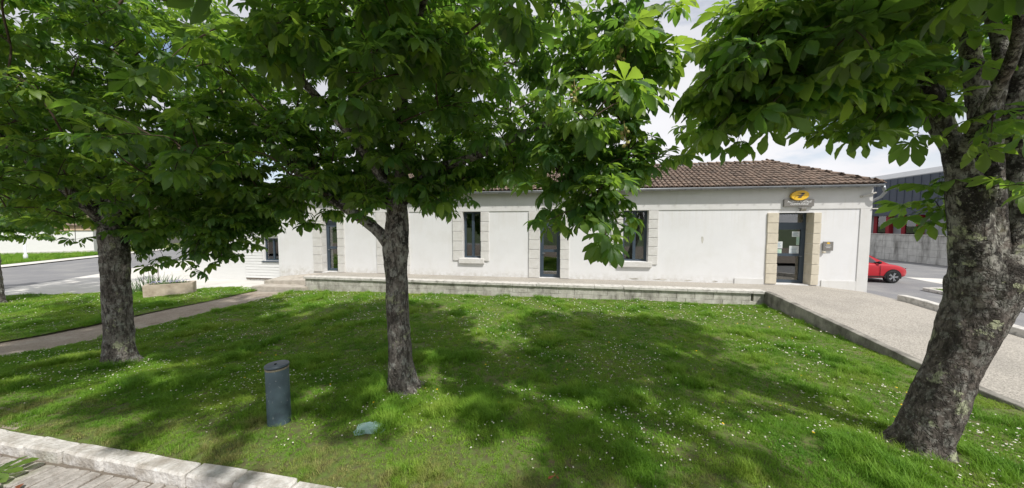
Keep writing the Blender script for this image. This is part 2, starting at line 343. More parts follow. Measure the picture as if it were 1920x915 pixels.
def strip(name, m, a, b, z, l0=-30, l1=60):
    p = [near_p - pw * a + d * l0, near_p - pw * b + d * l0, near_p - pw * b + d * l1, near_p - pw * a + d * l1]
    o = link_mesh(name, mesh(name, [(q.x, q.y, z) for q in p], [(0, 3, 2, 1)]), m); return tag(o, kind='structure')
strip('side_street', 'asphalt', .4, 8.6, -.232)
strip('street_edge', 'pale_concrete', -1.3, .4, -.212)
strip('far_pavement', 'pale_concrete', 8.6, 10.0, -.16)
# turf verge beyond the far pavement
strip('verge', 'soil', 10.0, 26.0, -.15)

# lawns and path
LX = np.arange(-11.4, 6.45, .25); LY = np.array([2.53, 2.60] + list(np.arange(2.75, 11.9, .25)))
tag(grid_sheet('lawn', 'soil', list(LX) + [6.44], list(LY), z_lawn), kind='structure')
def in_left(x, y): return x < -13.15 and y < 12.0 - (-14.6 - x) * .46 + .15 * math.sin(x * 2) and y > 2.7 and y < 12.0
tag(grid_sheet('side_lawn', 'soil', list(np.arange(-23.5, -13.1, .25)) + [-13.15], list(np.arange(2.7, 12.1, .25)), z_lawn, in_left), kind='structure')
tag(grid_sheet('gravel_path', 'path', list(np.arange(-13.5, -11.1, .3)), list(np.arange(1.6, 11.7, .35)), lambda x, y: z_lawn(x, max(y, 2.7)) - .035 + .012 * math.sin(x * 3 + y)), kind='structure')

# kerb of white stones and the paved road edge
kerb = empty('kerb', (-3, 2.465, 0), -.016); tag(kerb, kind='structure')
x = -9.43; KL = (.42, .62, .41, .57, .43, .60, .5)
while x < 8:
    w = KL[int(x * 3.1) % 7]; dz = random.uniform(-.012, .012)
    st = MB().box(-w / 2 + .006, w / 2 - .006, -.085, .095, -.16, .128 + dz, bevel=.020, jitter=.007).done('kerb_stone', 'kerb', kerb)
    bm = bmesh.new(); bm.from_mesh(st.data); bmesh.ops.subdivide_edges(bm, edges=bm.edges, cuts=2, use_grid_fill=True)
    for v in bm.verts: v.co += Vector((0, 1, .8)) * .007 * mnoise.noise(Vector((v.co.x * 9 + x * 7, v.co.y * 9, v.co.z * 9)))
    bm.to_mesh(st.data); bm.free()
    st.location = (x + w / 2 + 3, random.uniform(-.012, .012), 0); x += w
paving = empty('paved_gutter', (-4, 2, 0)); tag(paving, kind='structure')
pv = []
for k in range(4):
    b = MB().box(-.075, .075, -.155, .155, -.05, .012, bevel=.012, jitter=.006); me = bpy.data.meshes.new('paver'); b.bm.to_mesh(me); b.bm.free(); me.materials.append(M['cobble']); pv.append(me)
yy = 2.24
row = 0
while yy > .6:
    x = -8.2 + random.uniform(0, .1)
    xe = -1.6 if yy > 1.6 else -2.4
    while x < xe:
        o = bpy.data.objects.new('paver', random.choice(pv)); COL.objects.link(o); o.parent = paving
        o.location = (x + 4, yy - 2, random.uniform(-.012, .004)); o.rotation_euler = (random.gauss(0, .02), random.gauss(0, .02), random.gauss(0, .03)); o.scale = (random.uniform(.85, 1.05), random.uniform(.94, 1.0), 1)
        x += .165
    yy -= .325; row += 1
slab = box('stone_slab', 'path', None, -8.6, -6.62, 2.625, 2.95, -.1, .118, bevel=.02); tag(slab, 'worn stone slab behind the end of the kerb at the picture edge', 'slab')

# ------------------------------------------------------------------ terrace, steps, ramp
tag(link_mesh('terrace', mesh('terrace', [(-11.05, 11.80, TER - .004), (6.6, 11.80, TER - .004), (6.6, 13.5, TER - .004), (-11.05, 13.5, TER - .004)], [(0, 1, 2, 3)]), 'aggregate'), kind='structure')
tw = tag(empty('terrace_wall', (-2.2, 11.75, -.1)), 'long low block retaining wall with cap slabs along the white building', 'retaining wall')
def blk(w, h): 
    b = MB().box(-w / 2 + .004, w / 2 - .004, 0, .22, 0, h - .006, bevel=.007, jitter=.003); me = bpy.data.meshes.new('block'); b.bm.to_mesh(me); b.bm.free(); me.materials.append(M['concrete']); return me
bl = [blk(.58, .26) for _ in range(4)]
for c, z0 in enumerate((-.20, .06)):
    x = -11.05 + .29 + (.29 if c else 0)
    while x < 6.3:
        o = bpy.data.objects.new('block', random.choice(bl)); COL.objects.link(o); o.parent = tw; o.location = (x + 2.2, random.uniform(-.005, .005), z0 + .1); x += .58
box('block', 'concrete', tw, -8.85, -8.57, .0, .22, .16, .414); box('block', 'concrete', tw, 8.335, 8.65, .0, .22, .16, .414); box('block', 'concrete', tw, 8.53, 8.65, .004, .22, -.1, .155)
x = -11.10
while x < 6.3:
    w = random.choice((.92, 1.0, 1.1)); w = min(w, 6.48 - x)
    cs = MB().box(.004, w - .004, -.06, .34, .315, TER + .012, bevel=.008, jitter=.004).done('cap_slab', 'cap', tw); cs.location = (x + 2.2, 0, .1); x += w
st = tag(empty('entrance_steps', (-12.2, 11.8, -.2)), 'two worn concrete steps leading from the path up to the terrace', 'steps')
def step(pts, z0): 
    a = [(p[0] + 12.2, p[1] - 11.8, z0 + .2) for p in pts]; c = [(p[0] + 12.2, p[1] - 11.8, p[2] + .2) for p in pts]; n = len(pts)
    me = mesh('step', a + c, [tuple(range(n, 2 * n))] + [(i, (i + 1) % n, (i + 1) % n + n, i + n) for i in range(n)])
    bm = bmesh.new(); bm.from_mesh(me); bmesh.ops.recalc_face_normals(bm, faces=bm.faces)
    bmesh.ops.bevel(bm, geom=[e for e in bm.edges if abs(e.verts[0].co.z - e.verts[1].co.z) < .15 and min(e.verts[0].co.z, e.verts[1].co.z) > z0 + .21], offset=.02, segments=2, affect='EDGES'); bm.to_mesh(me); bm.free()
    return link_mesh('step', me, 'step', st)
step([(-13.45, 11.42, -.04), (-10.95, 11.55, -.03), (-10.95, 12.3, -.03), (-13.45, 12.3, -.04)], -.3)
step([(-13.55, 12.12, .09), (-11.06, 12.05, .19), (-11.06, 13.5, .395), (-13.8, 13.5, .12)], -.3)
RX = [6.44, 6.62, 7.4, 8.2, 8.9, 9.4, 9.9, 10.36]; RY = [-3, 0, 2.5, 4, 5, 6, 6.5, 7, 7.5, 8, 8.5, 9, 9.5, 10, 10.5, 11, 11.4, 11.8, 12.5, 13.25]
tag(grid_sheet('entrance_ramp', 'aggregate', [6.55] + RX[1:], RY, z_ramp), kind='structure')
def low_wall(name, x0, x1, y0, y1, h, zb, m, label, n=30):
    ys = np.linspace(y0, y1, n); vs = []; fs = []
    for y in ys: zt = z_ramp((x0 + x1) / 2, y) + h; vs += [(x0, y, zb), (x0 + .004, y, zt - .012), (x0 + .014, y, zt), (x1 - .014, y, zt), (x1 - .004, y, zt - .012), (x1, y, zb)]
    for i in range(n - 1):
        for k in range(5): fs.append((i * 6 + k, i * 6 + k + 1, i * 6 + k + 7, i * 6 + k + 6))
    fs += [tuple(range(6)), tuple(range((n - 1) * 6 + 5, (n - 1) * 6 - 1, -1))]
    me = mesh(name, vs, fs); bm = bmesh.new(); bm.from_mesh(me); bmesh.ops.recalc_face_normals(bm, faces=bm.faces); bm.to_mesh(me); bm.free()
    return tag(link_mesh(name, me, m), label, 'wall')
M['stained'] = layer(mat('stained_concrete', (.34, .32, .28), .95, second=(.20, .19, .165), scale=4, bump=.5, bscale=40), (.07, .065, .055), 2.0, .45, .66, stretch=(1.5, 1.5, .7), amount=.75, seed=7)
low_wall('ramp_wall', 6.43, 6.60, 3.0, 11.74, .016, -.5, 'stained', 'stained low concrete wall holding the ramp beside the lawn')
low_wall('ramp_parapet', 10.18, 10.42, 5.5, 11.8, .19, -.5, 'cap', 'short concrete parapet on the far side of the ramp, by the yard')

# ------------------------------------------------------------------ post office building
FY = 13.2; X0, X1 = -13.85, 10.45; EZ = 4.02
PO = tag(empty('post_office', (0, 0, 0)), 'long white single storey post office with hipped clay tile roof and stone framed openings', 'building')
OPEN = [  # kind, x0, x1, z0, z1, recess, stones material
    ('door', -11.45, -10.58, TER, 3.17, .30, 'stone_white'),
    ('door', -8.15, -7.32, TER, 3.17, .26, 'stone_white'),
    ('window', -4.50, -3.67, 1.17, 3.17, .20, 'stone_white'),
    ('door', -1.17, -.30, TER, 3.17, .22, 'stone_white'),
    ('window', 2.13, 3.10, 1.16, 3.17, .22, 'stone_white'),
    ('door', 7.57, 8.70, TER + .02, 3.05, .34, 'stone_cream')]
xs = sorted({X0, X1} | {o[1] for o in OPEN} | {o[2] for o in OPEN}); zs = sorted({-.4, EZ} | {o[3] for o in OPEN} | {o[4] for o in OPEN})
vs, fs = [], []
def q(*p): b = len(vs); vs.extend(p); fs.append((b, b + 1, b + 2, b + 3))
for a, b in zip(xs, xs[1:]):
    for c, e in zip(zs, zs[1:]):
        mxx, mz = (a + b) / 2, (c + e) / 2
        if any(o[1] < mxx < o[2] and o[3] < mz < o[4] for o in OPEN): continue
        q((a, FY, c), (b, FY, c), (b, FY, e), (a, FY, e))
YB = 18.0
q((X1, FY, -.4), (X1, YB, -.4), (X1, YB, EZ), (X1, FY, EZ)); q((X0, YB, -.4), (X0, FY, -.4), (X0, FY, EZ), (X0, YB, EZ)); q((X1, YB, -.4), (X0, YB, -.4), (X0, YB, EZ), (X1, YB, EZ))
for k, a, b, c, e, r, m in OPEN:
    y2 = FY + r + .12
    q((a, FY, c), (a, FY, e), (a, y2, e), (a, y2, c)); q((b, FY, e), (b, FY, c), (b, y2, c), (b, y2, e)); q((a, FY, e), (b, FY, e), (b, y2, e), (a, y2, e)); q((b, FY, c), (a, FY, c), (a, y2, c), (b, y2, c))
link_mesh('wall', mesh('wall', vs, fs), 'render', PO)
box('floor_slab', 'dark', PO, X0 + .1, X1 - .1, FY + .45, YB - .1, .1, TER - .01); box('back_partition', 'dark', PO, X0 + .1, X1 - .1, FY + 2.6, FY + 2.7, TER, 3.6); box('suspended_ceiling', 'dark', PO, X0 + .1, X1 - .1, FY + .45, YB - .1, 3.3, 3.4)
# raised band under the eaves, corner strip, plinth skirting
box('eaves_band', 'cream', PO, X0 + .02, X1 + .002, FY - .028, FY - .001, 3.182, EZ - .01); box('corner_strip', 'cream', PO, 10.12, X1 + .004, FY - .026, FY - .001, -.38, 3.18)
for a, b in ((3.9, 7.18), (9.04, 10.11)): box('skirting', 'cream', PO, a if a > 8 else 6.2, b, FY - .03, FY - .002, -.3, .60)
def stones(a, b, z0, z1, m, side, r):
    """one jamb: each quoin stone is a block of its own, with an open joint above it"""
    n = round((z1 - z0) / .385); h = (z1 - z0) / n
    for k in range(n):
        jx = 0 if side is None else random.uniform(-.006, .006)
        MB().box(a + jx, b + jx, FY - .05 + random.uniform(-.004, .004), FY + r - .004, z0 + k * h + .007, z0 + (k + 1) * h - .007, bevel=.008, jitter=.002).done('quoin_stone', m, PO)
for k, a, b, c, e, r, m in OPEN:
    wl = .44 if m == 'stone_white' else .35
    ov = .012
    zb = c if k == 'door' else c - .11
    stones(a - wl, a + ov, zb, e, m, 'l', r); stones(b - ov, b + (wl if m == 'stone_white' else .32) - .09, zb, e, m, 'r', r)
    F = FY + r
    g = .075
    if k == 'door':
        D = link_mesh('door', mesh('door', *(lambda M_: ([v.co[:] for v in M_.bm.verts], [[v.index for v in f.verts] for f in (M_.bm.verts.index_update(), M_.bm.faces)[1]]))(
            MB().box(a + ov, a + ov + g, F, F + .07, c, e).box(b - ov - g, b - ov, F, F + .07, c, e).box(a + ov + g, b - ov - g, F, F + .07, e - .05, e - .001))), 'slate_paint', PO)
        Ht = e - c; z = lambda t: e - t * Ht
        for (t0, t1) in ((.135, .235), (.575, .615), (.955, 1.0)):
            box('rail', 'slate_paint', D, a + ov + g, b - ov - g, F + .006, F + .064, z(t1) + (.012 if t1 == 1 else 0), z(t0))
        for (t0, t1) in ((.235, .955),):
            for sx in (a + ov + g, b - ov - g - .07): box('stile', 'slate_paint', D, sx, sx + .07, F - .008, F + .068, z(t1), z(t0))
        for (t0, t1) in ((.0182, .135), (.235, .575), (.615, .955)):
            box('pane', 'glass', D, a + ov + g + .001, b - ov - g - .001, F + .03, F + .036, z(t1), z(t0))
        hx = (a + ov + g + .035) if a < 5 else b - ov - g - .035
        MB().tube([(hx, F - .01, c + 1.02), (hx, F - .06, c + 1.02), (hx + (.1 if a < 5 else -.1), F - .06, c + 1.02)], .012, 8).done('handle', 'zinc', D)
    else:
        D = link_mesh('window', MB().box(a + ov, a + ov + .06, F, F + .07, c, e).box(b - ov - .06, b - ov, F, F + .07, c, e).box(a + ov + .06, b - ov - .06, F, F + .07, e - .06, e - .001).box(a + ov + .06, b - ov - .06, F, F + .07, c + .001, c + .07).done('tmp', 'slate_paint').data, None, PO)
        bpy.data.objects.remove(bpy.data.objects['tmp'])
        mid = (a + b) / 2
        box('mullion', 'slate_paint', D, mid - .055, mid + .055, F - .012, F + .06, c + .07, e - .06)
        for (p0, p1) in ((a + ov + .06, mid - .055), (mid + .055, b - ov - .06)):
            box('casement', 'slate_paint', D, p0, p0 + .035, F - .006, F + .058, c + .07, e - .06) if p0 < mid else box('casement', 'slate_paint', D, p1 - .035, p1, F - .006, F + .058, c + .07, e - .06)
            box('pane', 'glass', D, p0 + .001, p1 - .001, F + .03, F + .036, c + .071, e - .061)
        MB().box(a - .16, b + .14, FY - .10, FY + r - .002, c - .22, c - .004, bevel=.012, jitter=.004).done('sill', 'stone_white', D)
    if a > 2 and a < 3: box('blind', 'blind', D, a + .09, b - .09, F + .16, F + .17, c + .1, e - .08)
    if a < -11:
        box('poster', 'poster_green', D, a + .5, b - .12, F + .10, F + .105, c + .55, c + 1.75); box('blind', 'blind', D, a + .1, b - .45, F + .14, F + .15, c + .3, c + 2.3)
# render wear: patches of bare, crumbling base coat along the foot of the wall, and a chip
for (cx, cz, w, h) in ((5.05, 2.05, .10, .3), (3.6, .47, .55, .06), (4.6, .46, .3, .05), (5.55, .455, .22, .05), (2.6, .47, .5, .07)):
    pts = [(cx + w * .5 * math.cos(t) * random.uniform(.6, 1.15), FY - .004, cz + h * .5 * math.sin(t) * random.uniform(.6, 1.15)) for t in np.linspace(0, 2 * math.pi, 15)[:-1]]
    MB().prism(pts, (0, .003, 0)).done('bare_patch', 'concrete', PO)

# roof: hipped, canal tiles
EY = 12.93; RYr = 15.6; RZ = 5.27; E0, E1 = X0 - .3, X1 + .03; A1 = 8.6; A0 = X0 + 1.9; EYB = 2 * RYr - EY
roof = link_mesh('roof', mesh('roof', [(E0, EY, EZ), (E1, EY, EZ), (E1, EYB, EZ), (E0, EYB, EZ), (A0, RYr, RZ), (A1, RYr, RZ)], [(0, 1, 5, 4), (1, 2, 5), (2, 3, 4, 5), (3, 0, 4), (3, 2, 1, 0)]), 'tile_under', PO)
TV, TF = [], []
def tile(o, u, v, n, w, ln, r0, r1):
    """barrel tile: half tube from o along v"""
    b = len(TV)
    for (s, rr, lift) in ((0, r0, .035), (ln, r1, .010)):
        for k in range(6):
            t = math.pi * k / 5; TV.append(o + v * s + u * (math.cos(t) * rr) + n * (math.sin(t) * rr * .62 + lift))
    for k in range(5): TF.append((b + k, b + k + 1, b + 7 + k, b + 6 + k))
    # thickness at the lower lip
    c = len(TV)
    for k in range(6): t = math.pi * k / 5; TV.append(o + u * (math.cos(t) * (r0 - .02)) + n * (math.sin(t) * (r0 - .02) * .62 + .035))
    for k in range(5): TF.append((b + k + 1, b + k, c + k, c + k + 1))
def slope(p0, p1, q0, q1, pitch=.178, rl=.28):
    """tile the quad p0-p1 (eave) to q0-q1 (ridge)"""
    u = (p1 - p0).normalized(); up = (q0 - p0) - u * ((q0 - p0).dot(u)); Ls = up.length; v = up.normalized(); n = u.cross(v); W_ = (p1 - p0).length
    s0 = (q0 - p0).dot(u); s1 = (q1 - p0).dot(u)
    nr = int(Ls / rl)
    for r_ in range(nr + 1):
        t = r_ * rl; a = s0 * t / Ls; b = W_ + (s1 - W_) * t / Ls
        k = math.ceil(a / pitch)
        while k * pitch < b:
            tile(p0 + u * (k * pitch + random.uniform(-.008, .008)) + v * (t - .05 + random.uniform(-.015, .015)) + n * random.uniform(-.006, .006), u, v, n, pitch, rl + .06, .079, .064); k += 1
V3 = lambda *a: Vector(a)
slope(V3(E0, EY, EZ), V3(E1, EY, EZ), V3(A0, RYr, RZ), V3(A1, RYr, RZ))
slope(V3(E1, EY, EZ), V3(E1, EYB, EZ), V3(A1, RYr, RZ), V3(A1, RYr + .01, RZ))
tag(link_mesh('roof_tiles', mesh('roof_tiles', TV, TF), 'tile', roof), kind='stuff')
def ridge(a, b):
    dv = (b - a).normalized(); u = dv.cross(V3(0, 0, 1)).normalized(); n = u.cross(dv); s = 0
    TV.clear(); TF.clear()
    while s < (b - a).length - .1: tile(a + dv * s + n * .02, u, dv, n, .2, .4, .125, .10); s += .36
    o = link_mesh('ridge_tiles', mesh('ridge_tiles', TV, TF), 'tile', roof); o['kind'] = 'stuff'
ridge(V3(A0, RYr, RZ), V3(A1, RYr, RZ)); ridge(V3(E1, EY, EZ), V3(A1, RYr, RZ)); ridge(V3(E1, EYB, EZ), V3(A1, RYr, RZ))
# gutter, brackets, downpipe
gx = [X0 - .2, X1 + .08]; vs, fs = [], []
for i, x in enumerate(gx):
    for k in range(9): t = math.pi * (1 + k / 8); vs.append((x, 12.92 + .07 * math.cos(t), 3.985 + .075 * math.sin(t)))
    for k in range(9): t = math.pi * (2 - k / 8); vs.append((x, 12.92 + .062 * math.cos(t), 3.987 + .066 * math.sin(t)))
for k in range(18): fs.append((k, (k + 1) % 18, 18 + (k + 1) % 18, 18 + k))
fs += [tuple(range(17, -1, -1)), tuple(range(18, 36))]
link_mesh('gutter', mesh('gutter', vs, fs), 'zinc', PO, True)
x = X0
while x < X1 + .1: box('gutter_bracket', 'zinc', PO, x, x + .022, 12.842, 13.005, 3.902, 3.918); x += .55
MB().tube([(X1 + .08, 12.92, 3.93), (X1 + .10, 12.92, 3.84), (X1 + .17, 12.95, 3.72), (X1 + .18, 13.1, 3.58), (X1 + .10, 13.34, 3.44), (X1 + .07, 13.38, 3.3), (X1 + .07, 13.38, -.15)], .048, 12).done('downpipe', 'zinc', PO, True)
MB().tube([(X1 - .35, FY - .07, 3.60), (X1 + .05, FY - .07, 3.72)], .03, 8).tube([(X1 - .35, FY - .07, 3.60), (X1 - .35, FY, 3.60)], .04, 8).done('cable_bracket', 'cap', PO)
MB().tube([(X1 - .02, FY - .05, 3.17), (X1 + .25, FY - .05, 3.17)], .018, 6).done('cable_stub', 'cap', PO)

# signs (each a thing of its own)
sg = tag(empty('yellow_sign', (8.15, FY - .06, 3.66)), 'yellow oval sign with navy arrow emblem above the right entrance', 'sign')
pts = []
for t in np.linspace(0, 2 * math.pi, 49)[:-1]: pts.append((.275 * math.cos(t) + .03 * math.sin(t), -.10, .175 * math.sin(t)))
MB().prism(pts, (0, .10, 0)).done('disc', 'yellow', sg)
emb = lambda P: MB().prism([(x * .27 / .5, -.108, z * .27 / .5) for x, z in P], (0, .006, 0)).done('emblem', 'navy', sg)
emb([(-.16, .15), (.27, .15), (.19, .05), (.02, .05), (.10, .10)])
emb([(-.27, -.03), (.18, .025), (.12, -.045), (-.02, -.055)])
emb([(-.17, -.15), (.055, -.15), (.105, -.075), (-.09, -.085)])
MB().prism([(x * .54, -.112, z * .54) for x, z in [(-.10, .028), (.15, .040), (.13, .028), (-.06, .018)]], (0, .003, 0)).done('emblem', 'sign_white', sg)
def text(body, size, loc, parent, m='sign_white', shear=.25, bold=.0):
    c = bpy.data.curves.new('lettering', 'FONT'); c.body = body; c.size = size; c.shear = shear; c.align_x = 'CENTER'; c.align_y = 'CENTER'; c.extrude = .002; c.offset = bold; c.space_character = 1.05
    o = bpy.data.objects.new('tmp', c); COL.objects.link(o); dg = bpy.context.evaluated_depsgraph_get(); me = bpy.data.meshes.new_from_object(o.evaluated_get(dg)); bpy.data.objects.remove(o)
    me.transform(Matrix.Rotation(R(90), 4, 'X')); me.materials.clear(); o = link_mesh('lettering', me, m, parent); o.location = loc; return o
bd = tag(empty('sign_board', (8.16, FY - .03, 3.40)), 'grey name board with white lettering under the yellow oval sign', 'sign board')
box('board', 'sign_grey', bd, -.47, .47, -.07, 0, -.125, .125)
text('AGENCE POSTALE', .088, (0, -.074, .035), bd, bold=.002); text('COMMUNALE', .088, (0, -.074, -.05), bd, bold=.002)
lp = tag(empty('flood_lamp', (8.2, FY - .03, 3.20)), 'small square flood lamp fixed under the grey name board', 'lamp')
T = Matrix.Translation((.03, -.17, -.045)) @ Matrix.Rotation(R(35), 4, 'X')
MB().box(-.095, .095, -.03, .03, -.07, .07, bevel=.012, rot=T).done('housing', 'sign_grey', lp); MB().box(-.075, .075, -.036, -.031, -.052, .052, rot=T).done('lens', 'lamp_glass', lp)
MB().tube([(0, 0, .0), (.02, -.13, -.02)], .014, 8).done('arm', 'sign_grey', lp)
pq = tag(empty('plaque', (9.17, FY - .03, 1.845)), 'small dark grey plaque with yellow mark beside the right entrance', 'plaque')
box('board', 'sign_grey', pq, -.155, .155, -.03, 0, -.16, .16)
MB().prism([(.05 * math.cos(t), -.034, .11 + .028 * math.sin(t)) for t in np.linspace(0, 2 * math.pi, 17)[:-1]], (0, .003, 0)).done('mark', 'yellow', pq)
for zz, w in ((.045, .07), (-.02, .09), (-.05, .06)): box('lettering', 'sign_white', pq, -w, w, -.033, -.0305, zz - .006, zz + .006)
tag(MB().box(9.0, 9.1, FY - .09, FY - .03, 1.60, 1.655, bevel=.015).done('wall_knob', 'stone_cream'), 'small stone stub below the plaque by the right entrance', 'stub')
F = FY + .34
for i, (x0, x1, z0, z1, m, lb) in enumerate(((7.70, 7.97, 1.72, 1.98, 'paper', 'pale notice taped low on the left of the right entrance door'), (7.70, 7.95, 1.50, 1.69, 'paper_green', 'pale green notice below another on the right entrance door'),
        (8.27, 8.52, 2.16, 2.36, 'paper', 'pale notice at the top right of the right entrance door'), (8.42, 8.52, 1.86, 2.155, 'paper_green', 'narrow pale green notice on the right entrance door'), (8.20, 8.52, 1.50, 1.82, 'paper', 'large pale blue notice low on the right entrance door'))):
    nn = tag(empty('notice', ((x0 + x1) / 2, F + .026, z0)), lb, 'notice', 'notices on the entrance door'); w = (x1 - x0) / 2; h = z1 - z0
    box('sheet', m, nn, -w, w, -.003, 0, 0, h)
    for k in range(4): box('print', 'print', nn, -w * .75, w * random.uniform(.2, .75), -.0042, -.0032, h * (.2 + .17 * k), h * (.2 + .17 * k) + h * .06)

# annex on the left: lean-to gable with white boards
AX = tag(empty('annex', (-16.6, 13.5, -.2)), 'small white annex with lapped boards, dark window and sloping tiled roof', 'building')
ay = 0.0
box('wall', 'wood_white', AX, -2.8, -.02 + .5, ay, ay + 4.4, -.2, 2.35)
MB().prism([(-2.8, ay + .002, 2.35), (2.74, ay + .002, 2.35), (2.74, ay + .002, 4.25), (-2.8, ay + .002, 2.36)], (0, 4.3, 0)).done('gable', 'render', AX)
box('wall_side', 'render', AX, .48, .62, ay + .02, ay + 4.3, -.2, 2.35)
# wall around the boarded bay leaves a real opening for the window
wx0, wx1, wz0, wz1 = 1.55, 2.57, 1.01, 2.15
for a in ((.62, wx0, -.2, 2.35), (wx1, 2.74, -.2, 2.35), (wx0, wx1, -.2, wz0), (wx0, wx1, wz1, 2.35)): box('bay_wall', 'render', AX, a[0], a[1], ay + .03, ay + .28, a[2], a[3])
k = 0; z = .14
while z < 3.0:
    for (a, b) in (((.46, wx0 - .03), (wx1 + .03, 2.66)) if wz0 - .1 < z < wz1 else ((.46, 2.66),)):
        bo = link_mesh('weatherboard', mesh('weatherboard', [(a, ay - .035, z), (b, ay - .035, z), (b, ay - .012, z + .138), (a, ay - .012, z + .138), (a, ay + .03, z), (b, ay + .03, z), (b, ay + .03, z + .138), (a, ay + .03, z + .138)], [(0, 1, 2, 3), (0, 4, 5, 1), (1, 5, 6, 2), (3, 7, 4, 0), (2, 6, 7, 3)]), 'wood_white', AX)
    z += .142
W_ = link_mesh('window', MB().box(wx0, wx0 + .07, ay + .12, ay + .19, wz0, wz1).box(wx1 - .07, wx1, ay + .12, ay + .19, wz0, wz1).box(wx0 + .07, wx1 - .07, ay + .12, ay + .19, wz0, wz0 + .08).box(wx0 + .07, wx1 - .07, ay + .12, ay + .19, wz1 - .07, wz1).done('tmp', 'slate_paint').data, None, AX); bpy.data.objects.remove(bpy.data.objects['tmp'])
box('pane', 'glass', W_, wx0 + .071, wx1 - .071, ay + .15, ay + .156, wz0 + .081, wz1 - .071); box('mullion', 'slate_paint', W_, wx0 + .46, wx0 + .53, ay + .11, ay + .18, wz0 + .08, wz1 - .07); box('sill', 'slate_paint', W_, wx0 - .05, wx1 + .05, ay - .08, ay + .12, wz0 - .05, wz0 - .002)
box('curtain', 'blind', W_, wx1 - .4, wx1 - .1, ay + .24, ay + .25, wz0 + .08, wz1 - .05)
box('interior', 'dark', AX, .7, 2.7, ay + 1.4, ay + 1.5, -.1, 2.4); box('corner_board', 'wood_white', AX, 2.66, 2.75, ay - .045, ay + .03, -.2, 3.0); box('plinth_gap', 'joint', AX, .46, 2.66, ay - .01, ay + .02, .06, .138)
ar = MB().prism([(-3.0, -.18, 2.27), (2.74, -.18, 4.24), (2.74, -.18, 4.34), (-3.0, -.18, 2.37)], (0, 4.7, 0)).done('roof', 'terracotta', AX)
for k in range(17):
    s = k / 17; dx = 5.74 / 17
    MB().tube([(-3.0 + dx * k, -.16, 2.37 + 1.97 * s), (-3.0 + dx * (k + 1.1), -.16, 2.39 + 1.97 * (s + 1.1 / 17))], [.09, .075], 8).done('verge_tile', 'tile', ar)

# ------------------------------------------------------------------ chestnut trees
LE = {}
def leaf_mesh(n, droop, detail, seed, size=1.0):
    """palmate compound leaf, petiole from the origin along +Y; returns vertices and triangles"""
    r = random.Random(seed); V, T = [], []
    pl = .12
    b = len(V)
    for (y, z) in ((0, 0), (pl, .012)):
        for dx, dz in ((-.0022, 0), (.0022, 0), (0, .004)): V.append((dx, y, z + dz))
    for k in range(3): T += [(b + k, b + (k + 1) % 3, b + 3 + (k + 1) % 3), (b + k, b + 3 + (k + 1) % 3, b + 3 + k)]
    prof = [(0, .03), (.30, .40), (.62, .98), (.83, .72), (1, 0)] if detail == 0 else [(0, .03), (.12, .16), (.24, .32), (.36, .50), (.48, .72), (.59, .92), (.69, 1.0), (.78, .93), (.86, .72), (.93, .40), (1, 0)]
    for i in range(n):
        f = (i - (n - 1) / 2) / ((n - 1) / 2)
        ang = f * R(112) + r.uniform(-.07, .07); Ln = (.205 - .085 * abs(f) ** 1.3) * r.uniform(.9, 1.1); wd = Ln * r.uniform(.20, .235)
        dr = droop * r.uniform(.7, 1.3) + .12 * abs(f); fold = r.uniform(.18, .5); tw = r.uniform(-.35, .35)
        ca, sa = math.cos(ang), math.sin(ang); b = len(V)
        for j, (t, w) in enumerate(prof):
            ll = Ln * t; a = dr * (t * .75 + .1); z = -Ln * (math.sin(a) * t * .95); ll = Ln * t * math.cos(a * .7)
            jag = (1.0 if j % 2 else .9) if detail else 1
            pleat = (.0028 if j % 2 else -.001) if detail else 0
            hw = wd * w * jag
            for s in (-1, 0, 1):
                lx = s * hw; lz = z + abs(s) * hw * fold + s * hw * tw + (pleat if s else -pleat * .4)
                ly = ll + (.012 * Ln * 8 * w * .12 if s else 0)
                V.append((lx * ca + ly * sa, pl + ly * ca - lx * sa, .012 + lz))
        for j in range(len(prof) - 1):
            p = b + 3 * j
            for k in (0, 1):
                if j == len(prof) - 2: T.append((p + k, p + k + 1, p + 4))
                else: T += [(p + k, p + k + 1, p + k + 4), (p + k, p + k + 4, p + k + 3)]
    return np.array(V) * size, np.array(T)
LOW = [leaf_mesh(n, dr, 0, i) for i, (n, dr) in enumerate(((7, .5), (5, .8), (7, .9), (6, .3), (7, 1.15), (5, .6)))]
HIGH = []
for i, (n, dr) in enumerate(((7, .5), (5, .8), (7, .9), (6, .3), (7, 1.15), (5, .6))):
    V, T = leaf_mesh(n, dr, 1, i); me = np_mesh('leaf', V, T); me.materials.append(M['leaf']); HIGH.append(me)

CF = Vector((-math.sin(R(10)) * math.cos(PITCH), math.cos(R(10)) * math.cos(PITCH), -math.sin(PITCH))); CR = Vector((math.cos(R(10)), math.sin(R(10)), 0)); CU = CR.cross(CF)
cF, cR, cU = (np.array(v) for v in (CF, CR, CU))

